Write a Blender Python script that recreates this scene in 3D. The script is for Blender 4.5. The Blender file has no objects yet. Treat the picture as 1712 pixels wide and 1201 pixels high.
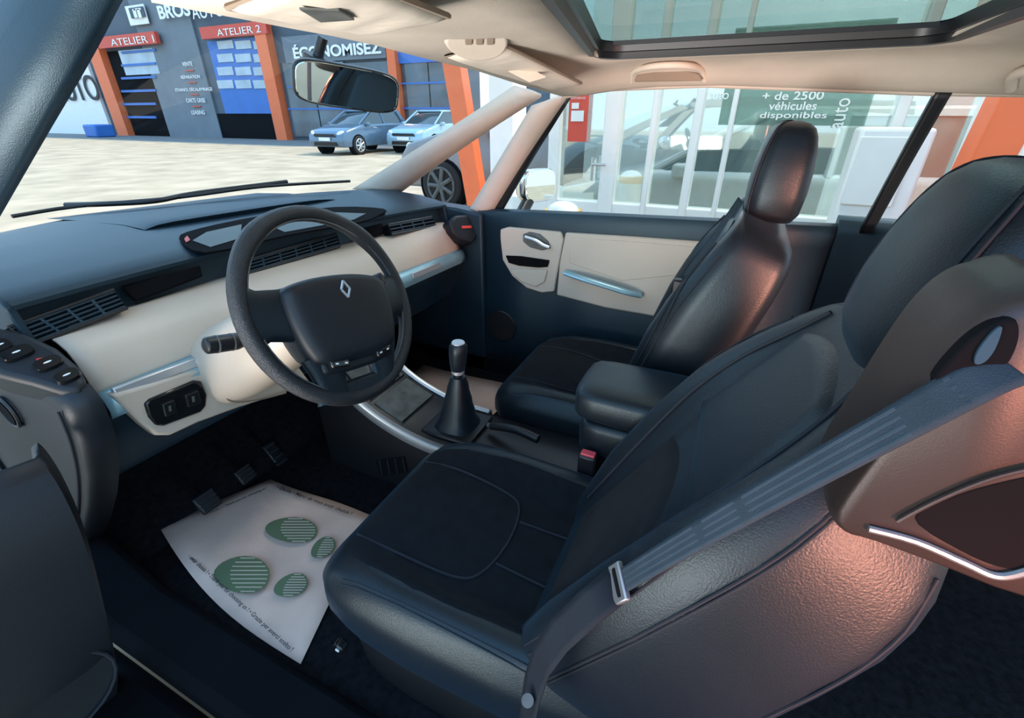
import bpy, bmesh, math, random
from mathutils import Vector, Matrix
random.seed(4)
S = bpy.context.scene
COL = S.collection
V = Vector
rad = math.radians
FPX = 770.0
PIT = rad(28); YAW = rad(25)
CAM = V((-1.0, 0.0, 1.42))
ZZ = V((0, 0, 1))
HX = V((math.cos(YAW), math.sin(YAW), 0)); RT = V((math.sin(YAW), -math.cos(YAW), 0))
FW = HX*math.cos(PIT) - ZZ*math.sin(PIT); UP = HX*math.sin(PIT) + ZZ*math.cos(PIT)

def ray(u, v):
    return FW + RT*((u-856)/FPX) + UP*((600.5-v)/FPX)
def P(u, v, x=None, y=None, z=None, t=None):
    d = ray(u, v)
    if x is not None: t = (x-CAM.x)/d.x
    elif y is not None: t = (y-CAM.y)/d.y
    elif z is not None: t = (z-CAM.z)/d.z
    return CAM + d*t
def PL(u, v, p0, n):
    d = ray(u, v); n = V(n)
    return CAM + d*((V(p0)-CAM).dot(n)/d.dot(n))
def interp(xs, ys, x):
    if x <= xs[0]: return ys[0]
    for i in range(len(xs)-1):
        if x <= xs[i+1]:
            f = (x-xs[i])/(xs[i+1]-xs[i])
            return ys[i]*(1-f)+ys[i+1]*f
    return ys[-1]
def sstep(a, b, x):
    t = max(0, min(1, (x-a)/(b-a))); return t*t*(3-2*t)

# ------------------------------------------------------------------ materials
def mat(name, col, rough=.5, metal=0, bs=0, bstr=0, var=.12, vs=6, spec=.5, coat=0, sheen=0, crease=0, tint=None, stint=None):
    m = bpy.data.materials.new(name); m.use_nodes = True
    nt = m.node_tree; b = nt.nodes['Principled BSDF']
    tc = nt.nodes.new('ShaderNodeTexCoord')
    n = nt.nodes.new('ShaderNodeTexNoise'); n.inputs['Scale'].default_value = vs; n.inputs['Detail'].default_value = 5
    nt.links.new(tc.outputs['Object'], n.inputs['Vector'])
    r = nt.nodes.new('ShaderNodeValToRGB')
    r.color_ramp.elements[0].position = .3; r.color_ramp.elements[1].position = .7
    r.color_ramp.elements[0].color = [c*(1-var) for c in col]+[1]
    r.color_ramp.elements[1].color = [min(1, c*(1+var)) for c in col]+[1]
    nt.links.new(n.outputs['Fac'], r.inputs['Fac']); nt.links.new(r.outputs['Color'], b.inputs['Base Color'])
    b.inputs['Roughness'].default_value = rough; b.inputs['Metallic'].default_value = metal
    b.inputs['Specular IOR Level'].default_value = spec
    b.inputs['Coat Weight'].default_value = coat
    b.inputs['Sheen Weight'].default_value = sheen
    if stint: b.inputs['Sheen Tint'].default_value = (*stint, 1); b.inputs['Sheen Roughness'].default_value = .45
    if tint: b.inputs['Specular Tint'].default_value = (*tint, 1)
    last = None
    if crease:
        n3 = nt.nodes.new('ShaderNodeTexNoise'); n3.inputs['Scale'].default_value = 9; n3.inputs['Detail'].default_value = 3; n3.inputs['Distortion'].default_value = .8
        nt.links.new(tc.outputs['Object'], n3.inputs['Vector'])
        b3 = nt.nodes.new('ShaderNodeBump'); b3.inputs['Strength'].default_value = crease; b3.inputs['Distance'].default_value = .006
        nt.links.new(n3.outputs['Fac'], b3.inputs['Height']); last = b3
        nt.links.new(b3.outputs['Normal'], b.inputs['Normal'])
    if bs:
        n2 = nt.nodes.new('ShaderNodeTexNoise'); n2.inputs['Scale'].default_value = bs; n2.inputs['Detail'].default_value = 3
        nt.links.new(tc.outputs['Object'], n2.inputs['Vector'])
        bp = nt.nodes.new('ShaderNodeBump'); bp.inputs['Strength'].default_value = bstr; bp.inputs['Distance'].default_value = .002
        if last: nt.links.new(last.outputs['Normal'], bp.inputs['Normal'])
        nt.links.new(n2.outputs['Fac'], bp.inputs['Height']); nt.links.new(bp.outputs['Normal'], b.inputs['Normal'])
    return m
def glass(name, tint, refl, rough=.02, gcol=(1, 1, 1)):
    m = bpy.data.materials.new(name); m.use_nodes = True
    nt = m.node_tree
    for n in list(nt.nodes):
        if n.type != 'OUTPUT_MATERIAL': nt.nodes.remove(n)
    out = [n for n in nt.nodes if n.type == 'OUTPUT_MATERIAL'][0]
    t = nt.nodes.new('ShaderNodeBsdfTransparent'); t.inputs['Color'].default_value = (*tint, 1)
    if rough > .8:
        g = nt.nodes.new('ShaderNodeBsdfDiffuse')
    else:
        g = nt.nodes.new('ShaderNodeBsdfGlossy'); g.inputs['Roughness'].default_value = rough
    g.inputs['Color'].default_value = (*gcol, 1)
    x = nt.nodes.new('ShaderNodeMixShader'); x.inputs[0].default_value = refl
    nt.links.new(t.outputs[0], x.inputs[1]); nt.links.new(g.outputs[0], x.inputs[2]); nt.links.new(x.outputs[0], out.inputs['Surface'])
    return m
M = {}
M['leather'] = mat('black_leather', (.006, .008, .011), .39, 0, 420, .26, .15, 8, .42, 0, .06, .04, (.72, .92, 1), (.30, .65, 1))  # blue sky sheen put into the specular and sheen tints
M['rimleather'] = mat('perforated_rim_leather', (.009, .011, .014), .33, 0, 800, .8, .15, 8, .5)
M['fabric'] = mat('black_fabric', (.008, .010, .013), .95, 0, 900, .4, .2, 30, .10, 0, .02)
M['plastic'] = mat('dash_plastic', (.008, .019, .029), .42, 0, 700, .25, .1, 10, .5, 0, .05, 0, (.65, .88, 1), (.3, .65, 1))  # sky's blue sheen built into this plastic's specular and sheen tints
M['plasticblk'] = mat('black_plastic', (.008, .009, .011), .40, 0, 0, 0, .1, 10, .45)
M['charcoal'] = mat('charcoal_plastic', (.008, .011, .015), .46, 0, 900, .15, .1, 10, .38)
M['housing'] = mat('belt_housing_plastic', (.026, .017, .015), .44, 0, 800, .12, .1, 10, .52)
M['gloss'] = mat('gloss_black', (.008, .009, .01), .12, 0, 0, 0, .1, 10, .5)
M['hole'] = mat('dark_recess', (.004, .004, .005), .9, 0, 0, 0, .1, 6, .1)
M['stitch'] = mat('dark_stitching', (.024, .028, .034), .9, 0, 0, 0, .1, 6, .1)
M['cream'] = mat('cream_panel', (.59, .485, .385), .42, 0, 500, .10, .04, 4, .35)
M['creamdoor'] = mat('cream_door_vinyl', (.53, .46, .38), .55, 0, 500, .2, .04, 4, .3)
M['liner'] = mat('headliner_cloth', (.58, .505, .425), .95, 0, 600, .3, .05, 9, .1)
M['visor'] = mat('visor_vinyl', (.66, .58, .49), .7, 0, 40, .25, .05, 9, .2, 0, 0, .5)
M['seamshade'] = mat('beige_seam_shade', (.26, .20, .15), .9)  # real seams, and the shadow line put around the visors
M['silver'] = mat('satin_silver', (.55, .57, .58), .38, .7, 0, 0, .05)
M['steel'] = mat('dull_steel', (.30, .31, .32), .4, .8, 0, 0, .05)
M['tealsilver'] = mat('cool_silver', (.30, .50, .57), .28, .35, 0, 0, .05, 6, .7)
M['chrome'] = mat('chrome', (.8, .8, .8), .12, 1, 0, 0, .03)
M['carpet'] = mat('dark_carpet', (.010, .010, .012), 1, 0, 300, 1, .4, 60, .05)
M['sill'] = mat('dark_sill', (.005, .006, .008), .9, 0, 500, .3, .1, 10, .05)
M['greyplast'] = mat('grey_plastic', (.09, .095, .09), .6, 0, 0, 0, .35, 25)
M['lid'] = mat('worn_grey_lid', (.075, .08, .075), .7, 0, 30, .4, .4, 25)
M['paper'] = mat('mat_paper', (.62, .45, .37), .8, 0, 20, .5, .18, 5, .2, 0, 0, .5)
M['green'] = mat('green_print', (.085, .13, .07), .8, 0, 0, 0, .1)
M['greenpale'] = mat('pale_print_gap', (.40, .35, .27), .8, 0, 0, 0, .1)
M['ink'] = mat('dark_print', (.05, .05, .05), .8)
M['white'] = mat('white_paint', (.80, .80, .78), .5, 0, 0, 0, .04)
M['red'] = mat('red_sign', (.62, .07, .04), .5, 0, 0, 0, .05)
M['orange'] = mat('orange_paint', (.80, .16, .05), .5, 0, 0, 0, .05)
M['redbutton'] = mat('red_button', (.7, .08, .1), .4)
M['redled'] = mat('red_display', (.6, .05, .03), .4)
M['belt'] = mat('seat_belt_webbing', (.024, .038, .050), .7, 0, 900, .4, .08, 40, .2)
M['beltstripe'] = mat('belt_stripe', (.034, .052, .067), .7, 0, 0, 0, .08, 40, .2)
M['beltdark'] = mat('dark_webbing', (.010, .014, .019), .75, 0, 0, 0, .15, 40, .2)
M['slotglint'] = mat('blue_grey_glint', (.03, .06, .085), .9, 0, 0, 0, .1, 6, .05)  # blue glint of light put into the base colour
M['navy'] = mat('workshop_cladding', (.065, .09, .12), .6, 0, 0, 0, .08, 1)
M['grey'] = mat('grey_cladding', (.15, .18, .21), .6, 0, 0, 0, .08, 1)
M['blue'] = mat('blue_door', (.03, .15, .48), .5, 0, 0, 0, .08, 1)
M['palewin'] = mat('pale_pane', (.38, .48, .56), .25, 0, 0, 0, .15, 1)
M['asphalt'] = mat('asphalt', (.55, .41, .275), .95, 0, 25, .25, .20, 1.1, .1)
M['lotshade'] = mat('lot_shade', (.22, .21, .20), .9, 0, 60, .5, .12, 3, .1)  # lot colour darkened to stand for shade by the building
M['bluecar'] = mat('blue_car_paint', (.09, .15, .22), .25, .3, 0, 0, .03, 1, .5, .8)
M['palecar'] = mat('pale_car_paint', (.32, .46, .55), .25, .3, 0, 0, .03, 1, .5, .8)
M['greycar'] = mat('grey_car_paint', (.16, .15, .15), .3, .3, 0, 0, .03, 1, .5, .8)
M['whitecar'] = mat('white_car_paint', (.75, .76, .76), .3, 0, 0, 0, .02, 1, .5, .6)
M['tyre'] = mat('tyre_rubber', (.012, .012, .012), .85)
M['carglass'] = mat('car_dark_glass', (.03, .045, .05), .08, 0, 0, 0, .1, 1, .8)
M['paleglass'] = mat('car_pale_glass', (.14, .17, .17), .1, 0, 0, 0, .1, 1, .8)
M['leaf'] = mat('tree_leaves', (.05, .09, .03), .8, 0, 0, 0, .5, 3)
M['bark'] = mat('tree_bark', (.1, .07, .05), .9)
M['yellow'] = mat('yellow_band', (.85, .5, .12), .5)
M['display'] = mat('display_screen', (.06, .075, .07), .35, 0, 0, 0, .1, 6, .2)
M['mirror'] = mat('mirror_glass', (.75, .78, .74), .02, 1, 0, 0, .01)
M['windscreen'] = glass('windscreen_glass', (.93, .97, .96), .04)
M['sideglass'] = glass('side_glass', (.90, .95, .93), .06)
M['roofglass'] = glass('sunroof_glass', (.27, .33, .29), .06)
M['shopglass'] = glass('shop_window_glass', (.84, .90, .88), .36, .03, (.90, .94, .92))
M['film'] = glass('window_film_tint', (.66, .75, .71), .22, 1.0, (.34, .43, .40))
M['darkwin'] = mat('showroom_pane', (.05, .09, .12), .06, 0, 0, 0, .6, .6, .8)

# ------------------------------------------------------------------ object helpers
def tag(o, label, cat, group=None):
    o['label'] = label; o['category'] = cat
    if group: o['group'] = group
    return o
def thing(name, label, cat, loc=(0, 0, 0), group=None):
    e = bpy.data.objects.new(name, None); COL.objects.link(e); e.location = loc
    e.empty_display_size = .05
    return tag(e, label, cat, group)
def obj(name, bm, m, parent=None, bev=0, seg=2, sub=0, solid=0, angle=40, kind=None, label=None):
    bmesh.ops.recalc_face_normals(bm, faces=bm.faces)
    me = bpy.data.meshes.new(name); bm.to_mesh(me); bm.free()
    me.shade_smooth(); me.set_sharp_from_angle(angle=rad(angle))
    o = bpy.data.objects.new(name, me); COL.objects.link(o)
    me.materials.append(M[m] if isinstance(m, str) else m)
    if parent is not None:
        o.parent = parent
        if parent.type == 'EMPTY': o.matrix_parent_inverse = Matrix.Translation(-V(parent.location))
    if solid:
        s = o.modifiers.new('solid', 'SOLIDIFY'); s.thickness = abs(solid); s.offset = 0
    if bev:
        b = o.modifiers.new('bevel', 'BEVEL'); b.width = bev; b.segments = seg; b.limit_method = 'ANGLE'; b.angle_limit = rad(35)
    if sub:
        s = o.modifiers.new('sub', 'SUBSURF'); s.levels = sub; s.render_levels = sub
    if kind: o['kind'] = kind
    if label: o['label'] = label
    return o
def NB(): return bmesh.new()
def box(bm, c, s, rot=None):
    c = V(c); hx, hy, hz = s[0]/2, s[1]/2, s[2]/2
    vs = []
    for dx, dy, dz in ((-1,-1,-1),(1,-1,-1),(1,1,-1),(-1,1,-1),(-1,-1,1),(1,-1,1),(1,1,1),(-1,1,1)):
        p = V((dx*hx, dy*hy, dz*hz))
        if rot: p = rot @ p
        vs.append(bm.verts.new(c+p))
    for f in ((0,3,2,1),(4,5,6,7),(0,1,5,4),(1,2,6,5),(2,3,7,6),(3,0,4,7)):
        bm.faces.new([vs[i] for i in f])
    return bm
def prism(bm, pts, vec):
    vec = V(vec)
    a = [bm.verts.new(V(p)) for p in pts]; b = [bm.verts.new(V(p)+vec) for p in pts]
    bm.faces.new(a); bm.faces.new(b[::-1])
    n = len(a)
    for i in range(n): bm.faces.new((a[i], a[(i+1)%n], b[(i+1)%n], b[i]))
    return bm
def loft(bm, rings, cap=True, closed=True):
    R = [[bm.verts.new(V(p)) for p in r] for r in rings]
    n = len(R[0])
    for i in range(len(R)-1):
        for j in range(n if closed else n-1):
            k = (j+1) % n
            bm.faces.new((R[i][j], R[i][k], R[i+1][k], R[i+1][j]))
    if cap and closed:
        bm.faces.new(R[0][::-1]); bm.faces.new(R[-1])
    return bm
def grid(bm, rows, skip=None):
    R = [[bm.verts.new(V(p)) for p in r] for r in rows]
    for i in range(len(R)-1):
        for j in range(len(R[0])-1):
            if skip and skip(i, j): continue
            bm.faces.new((R[i][j], R[i][j+1], R[i+1][j+1], R[i+1][j]))
    loose = [v for v in bm.verts if not v.link_faces]
    for v in loose: bm.verts.remove(v)
    return bm
def catmull(pts, n=6):
    pts = [V(p) for p in pts]
    if len(pts) < 3: return pts
    out = []
    for i in range(len(pts)-1):
        p0 = pts[max(0, i-1)]; p1 = pts[i]; p2 = pts[i+1]; p3 = pts[min(len(pts)-1, i+2)]
        for k in range(n):
            t = k/n
            out.append(.5*((2*p1)+(p2-p0)*t+(2*p0-5*p1+4*p2-p3)*t*t+(3*p1-p0-3*p2+p3)*t**3))
    out.append(pts[-1]); return out
def closedcat(pts, n=5):
    pts = [V((p[0], p[1], 0)) for p in pts]; m = len(pts); out = []
    for i in range(m):
        p0, p1, p2, p3 = pts[i-1], pts[i], pts[(i+1) % m], pts[(i+2) % m]
        for k in range(n):
            t = k/n
            q = .5*((2*p1)+(p2-p0)*t+(2*p0-5*p1+4*p2-p3)*t*t+(3*p1-p0-3*p2+p3)*t**3)
            out.append((q.x, q.y))
    return out
def tube(bm, pts, r, n=8, closed=False, flat=1.0, smooth=0):
    pts = [V(p) for p in pts]
    if smooth: pts = catmull(pts, smooth)
    m = len(pts); rings = []
    prev = None
    for i, p in enumerate(pts):
        if closed: d = pts[(i+1) % m]-pts[i-1]
        else: d = pts[min(i+1, m-1)]-pts[max(i-1, 0)]
        d.normalize()
        if prev is None:
            a = d.cross(ZZ)
            if a.length < .1: a = d.cross(V((1, 0, 0)))
        else: a = prev-d*prev.dot(d)
        a.normalize(); prev = a; b = d.cross(a)
        rr = r[min(len(r)-1, int(i*len(r)/m))] if isinstance(r, list) else r
        rings.append([p+a*(rr*math.cos(2*math.pi*k/n))+b*(rr*flat*math.sin(2*math.pi*k/n)) for k in range(n)])
    if closed: rings.append(rings[0][:]); return loft(bm, rings, cap=False)
    return loft(bm, rings)
def ring(cx, cy, ax, ay, w, h, n=32, e=2.0):
    out = []
    for k in range(n):
        t = 2*math.pi*k/n; c, s = math.cos(t), math.sin(t)
        out.append(V(cx)+V(ax)*(w*math.copysign(abs(c)**(2/e), c))+V(ay)*(h*math.copysign(abs(s)**(2/e), s)))
    return out
def cyl(bm, c, axis, r, h, n=24, r2=None):
    axis = V(axis).normalized(); a = axis.orthogonal().normalized(); b = axis.cross(a)
    r2 = r if r2 is None else r2
    return loft(bm, [ring(V(c)-axis*h/2, 0, a, b, r, r, n), ring(V(c)+axis*h/2, 0, a, b, r2, r2, n)])
def pix_prism(name, pix, p0, n, depth, m, parent, bev=0, seg=2):
    n = V(n).normalized()
    bm = NB(); prism(bm, [PL(u, v, p0, n) for u, v in pix], -n*depth)
    return obj(name, bm, m, parent, bev, seg)
def text(body, m, origin, xd, up, width, parent=None, name='lettering', height=None, bold=0.0):
    cu = bpy.data.curves.new('t', 'FONT'); cu.body = body; cu.align_x = 'CENTER'; cu.align_y = 'CENTER'; cu.extrude = .012; cu.offset = bold
    ob = bpy.data.objects.new('t', cu); COL.objects.link(ob)
    dg = bpy.context.evaluated_depsgraph_get()
    me = bpy.data.meshes.new_from_object(ob.evaluated_get(dg))
    bpy.data.objects.remove(ob)
    xs = [v.co.x for v in me.vertices]; ys = [v.co.y for v in me.vertices]
    if not xs: return None
    cx = (max(xs)+min(xs))/2; cy = (max(ys)+min(ys))/2
    sx = width/(max(xs)-min(xs)); sy = sx if height is None else height/(max(ys)-min(ys))
    xd = V(xd).normalized(); up = V(up).normalized(); nz = xd.cross(up)
    for v in me.vertices:
        c = v.co.copy(); v.co = V(origin)+xd*((c.x-cx)*sx)+up*((c.y-cy)*sy)+nz*(c.z*min(sx, sy))
    me.materials.clear(); me.materials.append(M[m])
    o = bpy.data.objects.new(name, me); COL.objects.link(o)
    if parent is not None:
        o.parent = parent
        if parent.type == 'EMPTY': o.matrix_parent_inverse = Matrix.Translation(-V(parent.location))
    return o

# ================================================================== CAMERA
cd = bpy.data.cameras.new('camera'); co = bpy.data.objects.new('camera', cd); COL.objects.link(co)
co.location = CAM; co.rotation_euler = (rad(90)-PIT, 0, YAW-rad(90))
cd.sensor_width = 36; cd.sensor_fit = 'HORIZONTAL'; cd.lens = 36*FPX/1712; cd.clip_start = .01; cd.clip_end = 400
S.camera = co

# ================================================================== OUTSIDE
bm = NB(); box(bm, (25, 20, -.05), (140, 140, .1)); obj('ground', bm, 'asphalt', kind='structure')
bm = NB(); box(bm, (20.2, 28, .004), (5.2, 60, .008)); obj('shade_strip', bm, 'lotshade', kind='structure')  # shadow near the workshop, put in as a darker strip on the lot
XF = 22.0
def fbox(bm, u0, v0, u1, v1, X, th, zb=None, zt=None):
    vm = (v0+v1)/2; um = (u0+u1)/2
    y0 = P(u0, vm, x=X).y; y1 = P(u1, vm, x=X).y
    z1 = P(um, v0, x=X).z if zt is None else zt
    z0 = P(um, v1, x=X).z if zb is None else zb
    return box(bm, (X-th/2, (y0+y1)/2, (z0+z1)/2), (th, abs(y0-y1), abs(z1-z0)))
FX, FU = (0, -1, 0), (0, 0, 1)
def ftext(body, u, v, wpx, X, m, parent, height_px=None, name='lettering', bold=0.0):
    a = P(u-wpx/2, v, x=X); b = P(u+wpx/2, v, x=X)
    h = None
    if height_px: h = P(u, v-height_px/2, x=X).z-P(u, v+height_px/2, x=X).z
    return text(body, m, P(u, v, x=X), FX, FU, abs(a.y-b.y), parent, name, h, bold)
wb = thing('workshop_building', 'dark blue-grey car workshop with red signs and blue doors across the yard', 'building', (XF, 28, 0))
bm = NB(); fbox(bm, 176, -120, 800, 245, XF+4, 4, 0, 9.5); obj('wall', bm, 'navy', wb)
bm = NB(); fbox(bm, 262, 60, 352, 232, XF, .12, 0, 9.5); obj('cladding_panel', bm, 'grey', wb)
for (u0, u1) in ((182, 200), (456, 474), (662, 675)):
    bm = NB(); fbox(bm, u0, 60, u1, 235, XF, .5, 0, 6.2); obj('orange_post', bm, 'orange', wb)
for (u0, v0, u1, v1, s) in ((168, 58, 268, 78, 'ATELIER 1'), (340, 41, 452, 62, 'ATELIER 2')):
    bm = NB(); fbox(bm, u0, v0, u1, v1, XF-.3, .25); sg = obj('sign_band', bm, 'red', wb)
    ftext(s, (u0+u1)/2+2, (v0+v1)/2, 74, XF-.58, 'white', sg, 12)
# door 1: glazed
bm = NB(); fbox(bm, 203, 82, 262, 228, XF-.05, .05, 0); d1 = obj('workshop_door', bm, 'hole', wb)
for i in range(6):
    v = 84+i*22
    bm = NB(); fbox(bm, 204, v, 262, v+4, XF-.12, .08); obj('door_rail', bm, 'blue', d1)
bm = NB(); fbox(bm, 204, 82, 262, 125, XF-.1, .03); obj('pane', bm, 'palewin', d1)
# door 2: sectional
bm = NB(); fbox(bm, 362, 64, 456, 190, XF-.05, .06); d2 = obj('workshop_door', bm, 'blue', wb)
for r in range(4):
    for c in range(3):
        u0 = 365+c*30; v0 = 68+r*22
        bm = NB(); fbox(bm, u0, v0, u0+26, v0+14, XF-.1, .06); obj('pane', bm, 'palewin', d2)
bm = NB(); fbox(bm, 362, 190, 458, 240, XF-.02, .04, 0); obj('dark_opening', bm, 'hole', wb)
ftext('BROS', 290, 18, 54, XF-.4, 'white', wb, 24, bold=.03)
ftext('AUTO', 346, 18, 54, XF-.4, 'white', wb, 24)
for i, s in enumerate(('VENTE', 'RÉPARATION', 'ETHANOL DÉCALAMINAGE', 'CARTE GRISE', 'LEASING')):
    w = (17, 32, 62, 32, 22)[i]
    ftext(s, (313, 318, 323, 327, 331)[i], (107, 128, 149, 168, 188)[i], w, XF-.2, 'white', wb, 7, bold=.012)
for i in range(4):
    bm = NB(); fbox(bm, 311+i*4, 117+i*20, 324+i*4, 119+i*20, XF-.15, .05); obj('red_dash', bm, 'red', wb)
# logo block
bm = NB(); fbox(bm, 214, 8, 246, 42, XF-.3, .05); lg = obj('logo_square', bm, 'white', wb)
bm = NB(); fbox(bm, 218, 12, 242, 30, XF-.38, .05); obj('logo_inset', bm, 'navy', lg)
bm = NB(); fbox(bm, 224, 15, 229, 30, XF-.44, .04); fbox(bm, 231, 15, 236, 30, XF-.44, .04); fbox(bm, 224, 14, 236, 17, XF-.44, .04); obj('logo_mark', bm, 'white', lg)
# showroom glazing
for (u0, u1) in ((482, 530), (532, 584), (586, 656), (678, 720), (722, 770)):
    bm = NB(); fbox(bm, u0, 104, u1, 232, XF-.05, .08, .2); obj('showroom_pane', bm, 'darkwin', wb)
bm = NB(); fbox(bm, 476, 55, 646, 102, XF-.1, .12); sg = obj('fascia', bm, 'grey', wb)
ftext('ÉCONOMISEZ', 560, 82, 148, XF-.3, 'white', sg, 25, bold=.03)
bm = NB(); fbox(bm, 660, 75, 790, 104, XF-.1, .12); obj('fascia', bm, 'blue', wb)
for v in (140, 180):
    bm = NB(); fbox(bm, 482, v, 760, v+3, XF-.15, .05); obj('glazing_bar', bm, 'blue', wb)
# banner wall on the left
bw = thing('banner_wall', 'white hoarding with large dark letters left of the workshop', 'wall', (XF, 47, 0))
bm = NB(); fbox(bm, 20, 108, 172, 226, XF, .2, 0); obj('panel', bm, 'white', bw)
ftext('AUTO', 124, 148, 76, XF-.3, 'ink', bw, 42)
bm = NB(); fbox(bm, 172, 208, 192, 226, XF-2, 1.2, 0); tag(obj('waste_bin', bm, 'blue', bev=.1), 'blue bin at the foot of the white hoarding', 'bin')
# tree
tr = thing('tree', 'leafy green tree rising behind the white hoarding', 'tree', (30, 62, 0))
bm = NB(); tube(bm, [(30, 62, 0), (30, 62.2, 3), (30.2, 62, 7)], .3); obj('trunk', bm, 'bark', tr)
bm = NB()
for i in range(3600):
    th = random.random()*6.283; ph = math.acos(random.uniform(-1, 1)); r = 6.2*random.random()**.4
    c = V((30+r*math.sin(ph)*math.cos(th)*.8, 62+1.9*r*math.sin(ph)*math.sin(th), 7.5+r*math.cos(ph)*.95))
    a = V((random.gauss(0, 1), random.gauss(0, 1), random.gauss(0, 1))).normalized()*.34; b = a.orthogonal()*.6
    bm.faces.new([bm.verts.new(c+a), bm.verts.new(c+b), bm.verts.new(c-a), bm.verts.new(c-b)])
obj('foliage', bm, 'leaf', tr)

def car(label, loc, ang, paint, sc=1.0, cat='car', hs=1.0, gm='carglass'):
    Mx = Matrix.Translation(V(loc)) @ Matrix.Rotation(ang, 4, 'Z') @ Matrix.Diagonal((sc, sc, sc*hs, 1))
    T = lambda x, y, z: Mx @ V((x, y, z))
    t = thing('parked_car', label, cat, loc)
    prof = [(1.98, .28), (2.02, .45), (1.98, .66), (1.85, .80), (1.1, .97), (.95, 1.0), (-1.75, 1.04), (-1.95, .95), (-2.0, .55), (-1.95, .28)]
    bm = NB(); rings = []
    for x, k in ((-.85, .93), (-.80, .985), (-.5, 1.0), (.5, 1.0), (.80, .985), (.85, .93)):
        rings.append([T(x, y*k, .28+(z-.28)*(k if z > .5 else 1)) for y, z in prof])
    loft(bm, rings); body = obj('body', bm, paint, t, .04*sc, 3)
    bm = NB()
    rows = []
    for f, z in ((0, .97), (.5, 1.22), (1, 1.42)):
        w = .79-.2*f; yf = 1.02-.85*f; yr = -1.86+.42*f
        rows.append([T(-w, yr, z), T(-w, 0, z), T(-w, yf-.12, z), T(-w*.8, yf, z), T(w*.8, yf, z), T(w, yf-.12, z), T(w, 0, z), T(w, yr, z), T(w*.8, yr-.06, z), T(-w*.8, yr-.06, z)])
    loft(bm, rows); obj('glasshouse', bm, gm, t)
    bm = NB()
    loft(bm, [[T(x*s_, (y+.6)*s_-.6, z) for x, y in ((-.61, -1.5), (-.61, .1), (-.5, .24), (.5, .24), (.61, .1), (.61, -1.5))] for z, s_ in ((1.41, 1), (1.455, .97), (1.475, .85))])
    obj('roof', bm, paint, t)
    for s_ in (-1, 1):
        for pts, r_ in (([(.70, .98, .98), (.655, .55, 1.22), (.59, .16, 1.43)], .035), ([(.80, -.35, .98), (.60, -.38, 1.43)], .035), ([(.78, -1.55, 1.0), (.60, -1.4, 1.43)], .09)):
            bm = NB(); tube(bm, [T(s_*x, y, z) for x, y, z in pts], r_*sc); obj('pillar', bm, paint, t)
    ax = (Mx.to_3x3() @ V((1, 0, 0))).normalized()
    for s_ in (-1, 1):
        for y in (1.25, -1.25):
            bm = NB(); cyl(bm, T(s_*.76, y, .32), ax, .36*sc, .2*sc, 28); obj('wheel_arch', bm, 'hole', t)
            bm = NB(); cyl(bm, T(s_*.79, y, .32), ax, .315*sc, .2*sc, 28); w = obj('wheel', bm, 'tyre', t, .03*sc)
            bm = NB(); n = 7
            for k in range(n):
                a = 2*math.pi*k/n
                tube(bm, [T(s_*.905, y, .32), T(s_*.905, y+.2*math.cos(a), .32+.2*math.sin(a))], .03*sc, 6)
            tube(bm, [T(s_*.895, y+.21*math.cos(2*math.pi*k/24), .32+.21*math.sin(2*math.pi*k/24)) for k in range(24)], .018*sc, 6, True)
            obj('rim', bm, 'silver' if paint != 'greycar' else 'greyplast', w)
        bm = NB(); rr = []
        for k, q in ((0, .02), (.3, .9), (.7, 1), (1, .6)):
            rr.append(ring(T(s_*(.52+.26*k), 1.97-.16*k, .70+.04*k), 0, V((0, 0, sc*hs)), Mx.to_3x3() @ V((0, 1, 0)), .075*q, .07*q, 12))
        loft(bm, rr); obj('headlight', bm, 'white', t)
        bm = NB(); box(bm, T(s_*.74, -1.93, .84), (.2*sc, .14*sc, .24*sc)); obj('tail_light', bm, 'red', t, .02)
        bm = NB(); box(bm, T(s_*.90, .72, 1.0), (.14*sc, .14*sc, .12*sc)); obj('wing_mirror', bm, paint, t, .03)
    bm = NB(); prism(bm, [T(-.5, 2.0, .62), T(.5, 2.0, .62), T(.46, 2.0, .70), T(-.46, 2.0, .70)], Mx.to_3x3() @ V((0, .03, 0))); obj('grille', bm, 'plasticblk', t)
    bm = NB(); prism(bm, [T(-.55, 2.0, .32), T(.55, 2.0, .32), T(.5, 2.02, .44), T(-.5, 2.02, .44)], Mx.to_3x3() @ V((0, .03, 0))); obj('bumper_intake', bm, 'plasticblk', t)
    bm = NB(); prism(bm, [T(-.26, 2.03, .48), T(.26, 2.03, .48), T(.26, 2.03, .59), T(-.26, 2.03, .59)], Mx.to_3x3() @ V((0, .02, 0))); obj('number_plate', bm, 'white', t)
    return t
p = P(560, 260, z=0); car('dark blue hatchback facing out beside the orange workshop post', (p.x+2, p.y+.2, 0), rad(90), 'bluecar', 1.08)
p = P(668, 258, z=0); car('pale silver-blue hatchback parked right of the darker blue one', (p.x+2.2, p.y-.25, 0), rad(90), 'palecar', 1.08)
car('dark grey off-roader seen by its front wheel past the windscreen pillar', (6.68, 2.93, 0), 0, 'greycar', 1.15, 'car', 1.1)
car('white car standing behind the shop window glass', (4.25, -.25, 0), 0, 'whitecar', 1.0, 'car', 1.0, 'paleglass')

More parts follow.
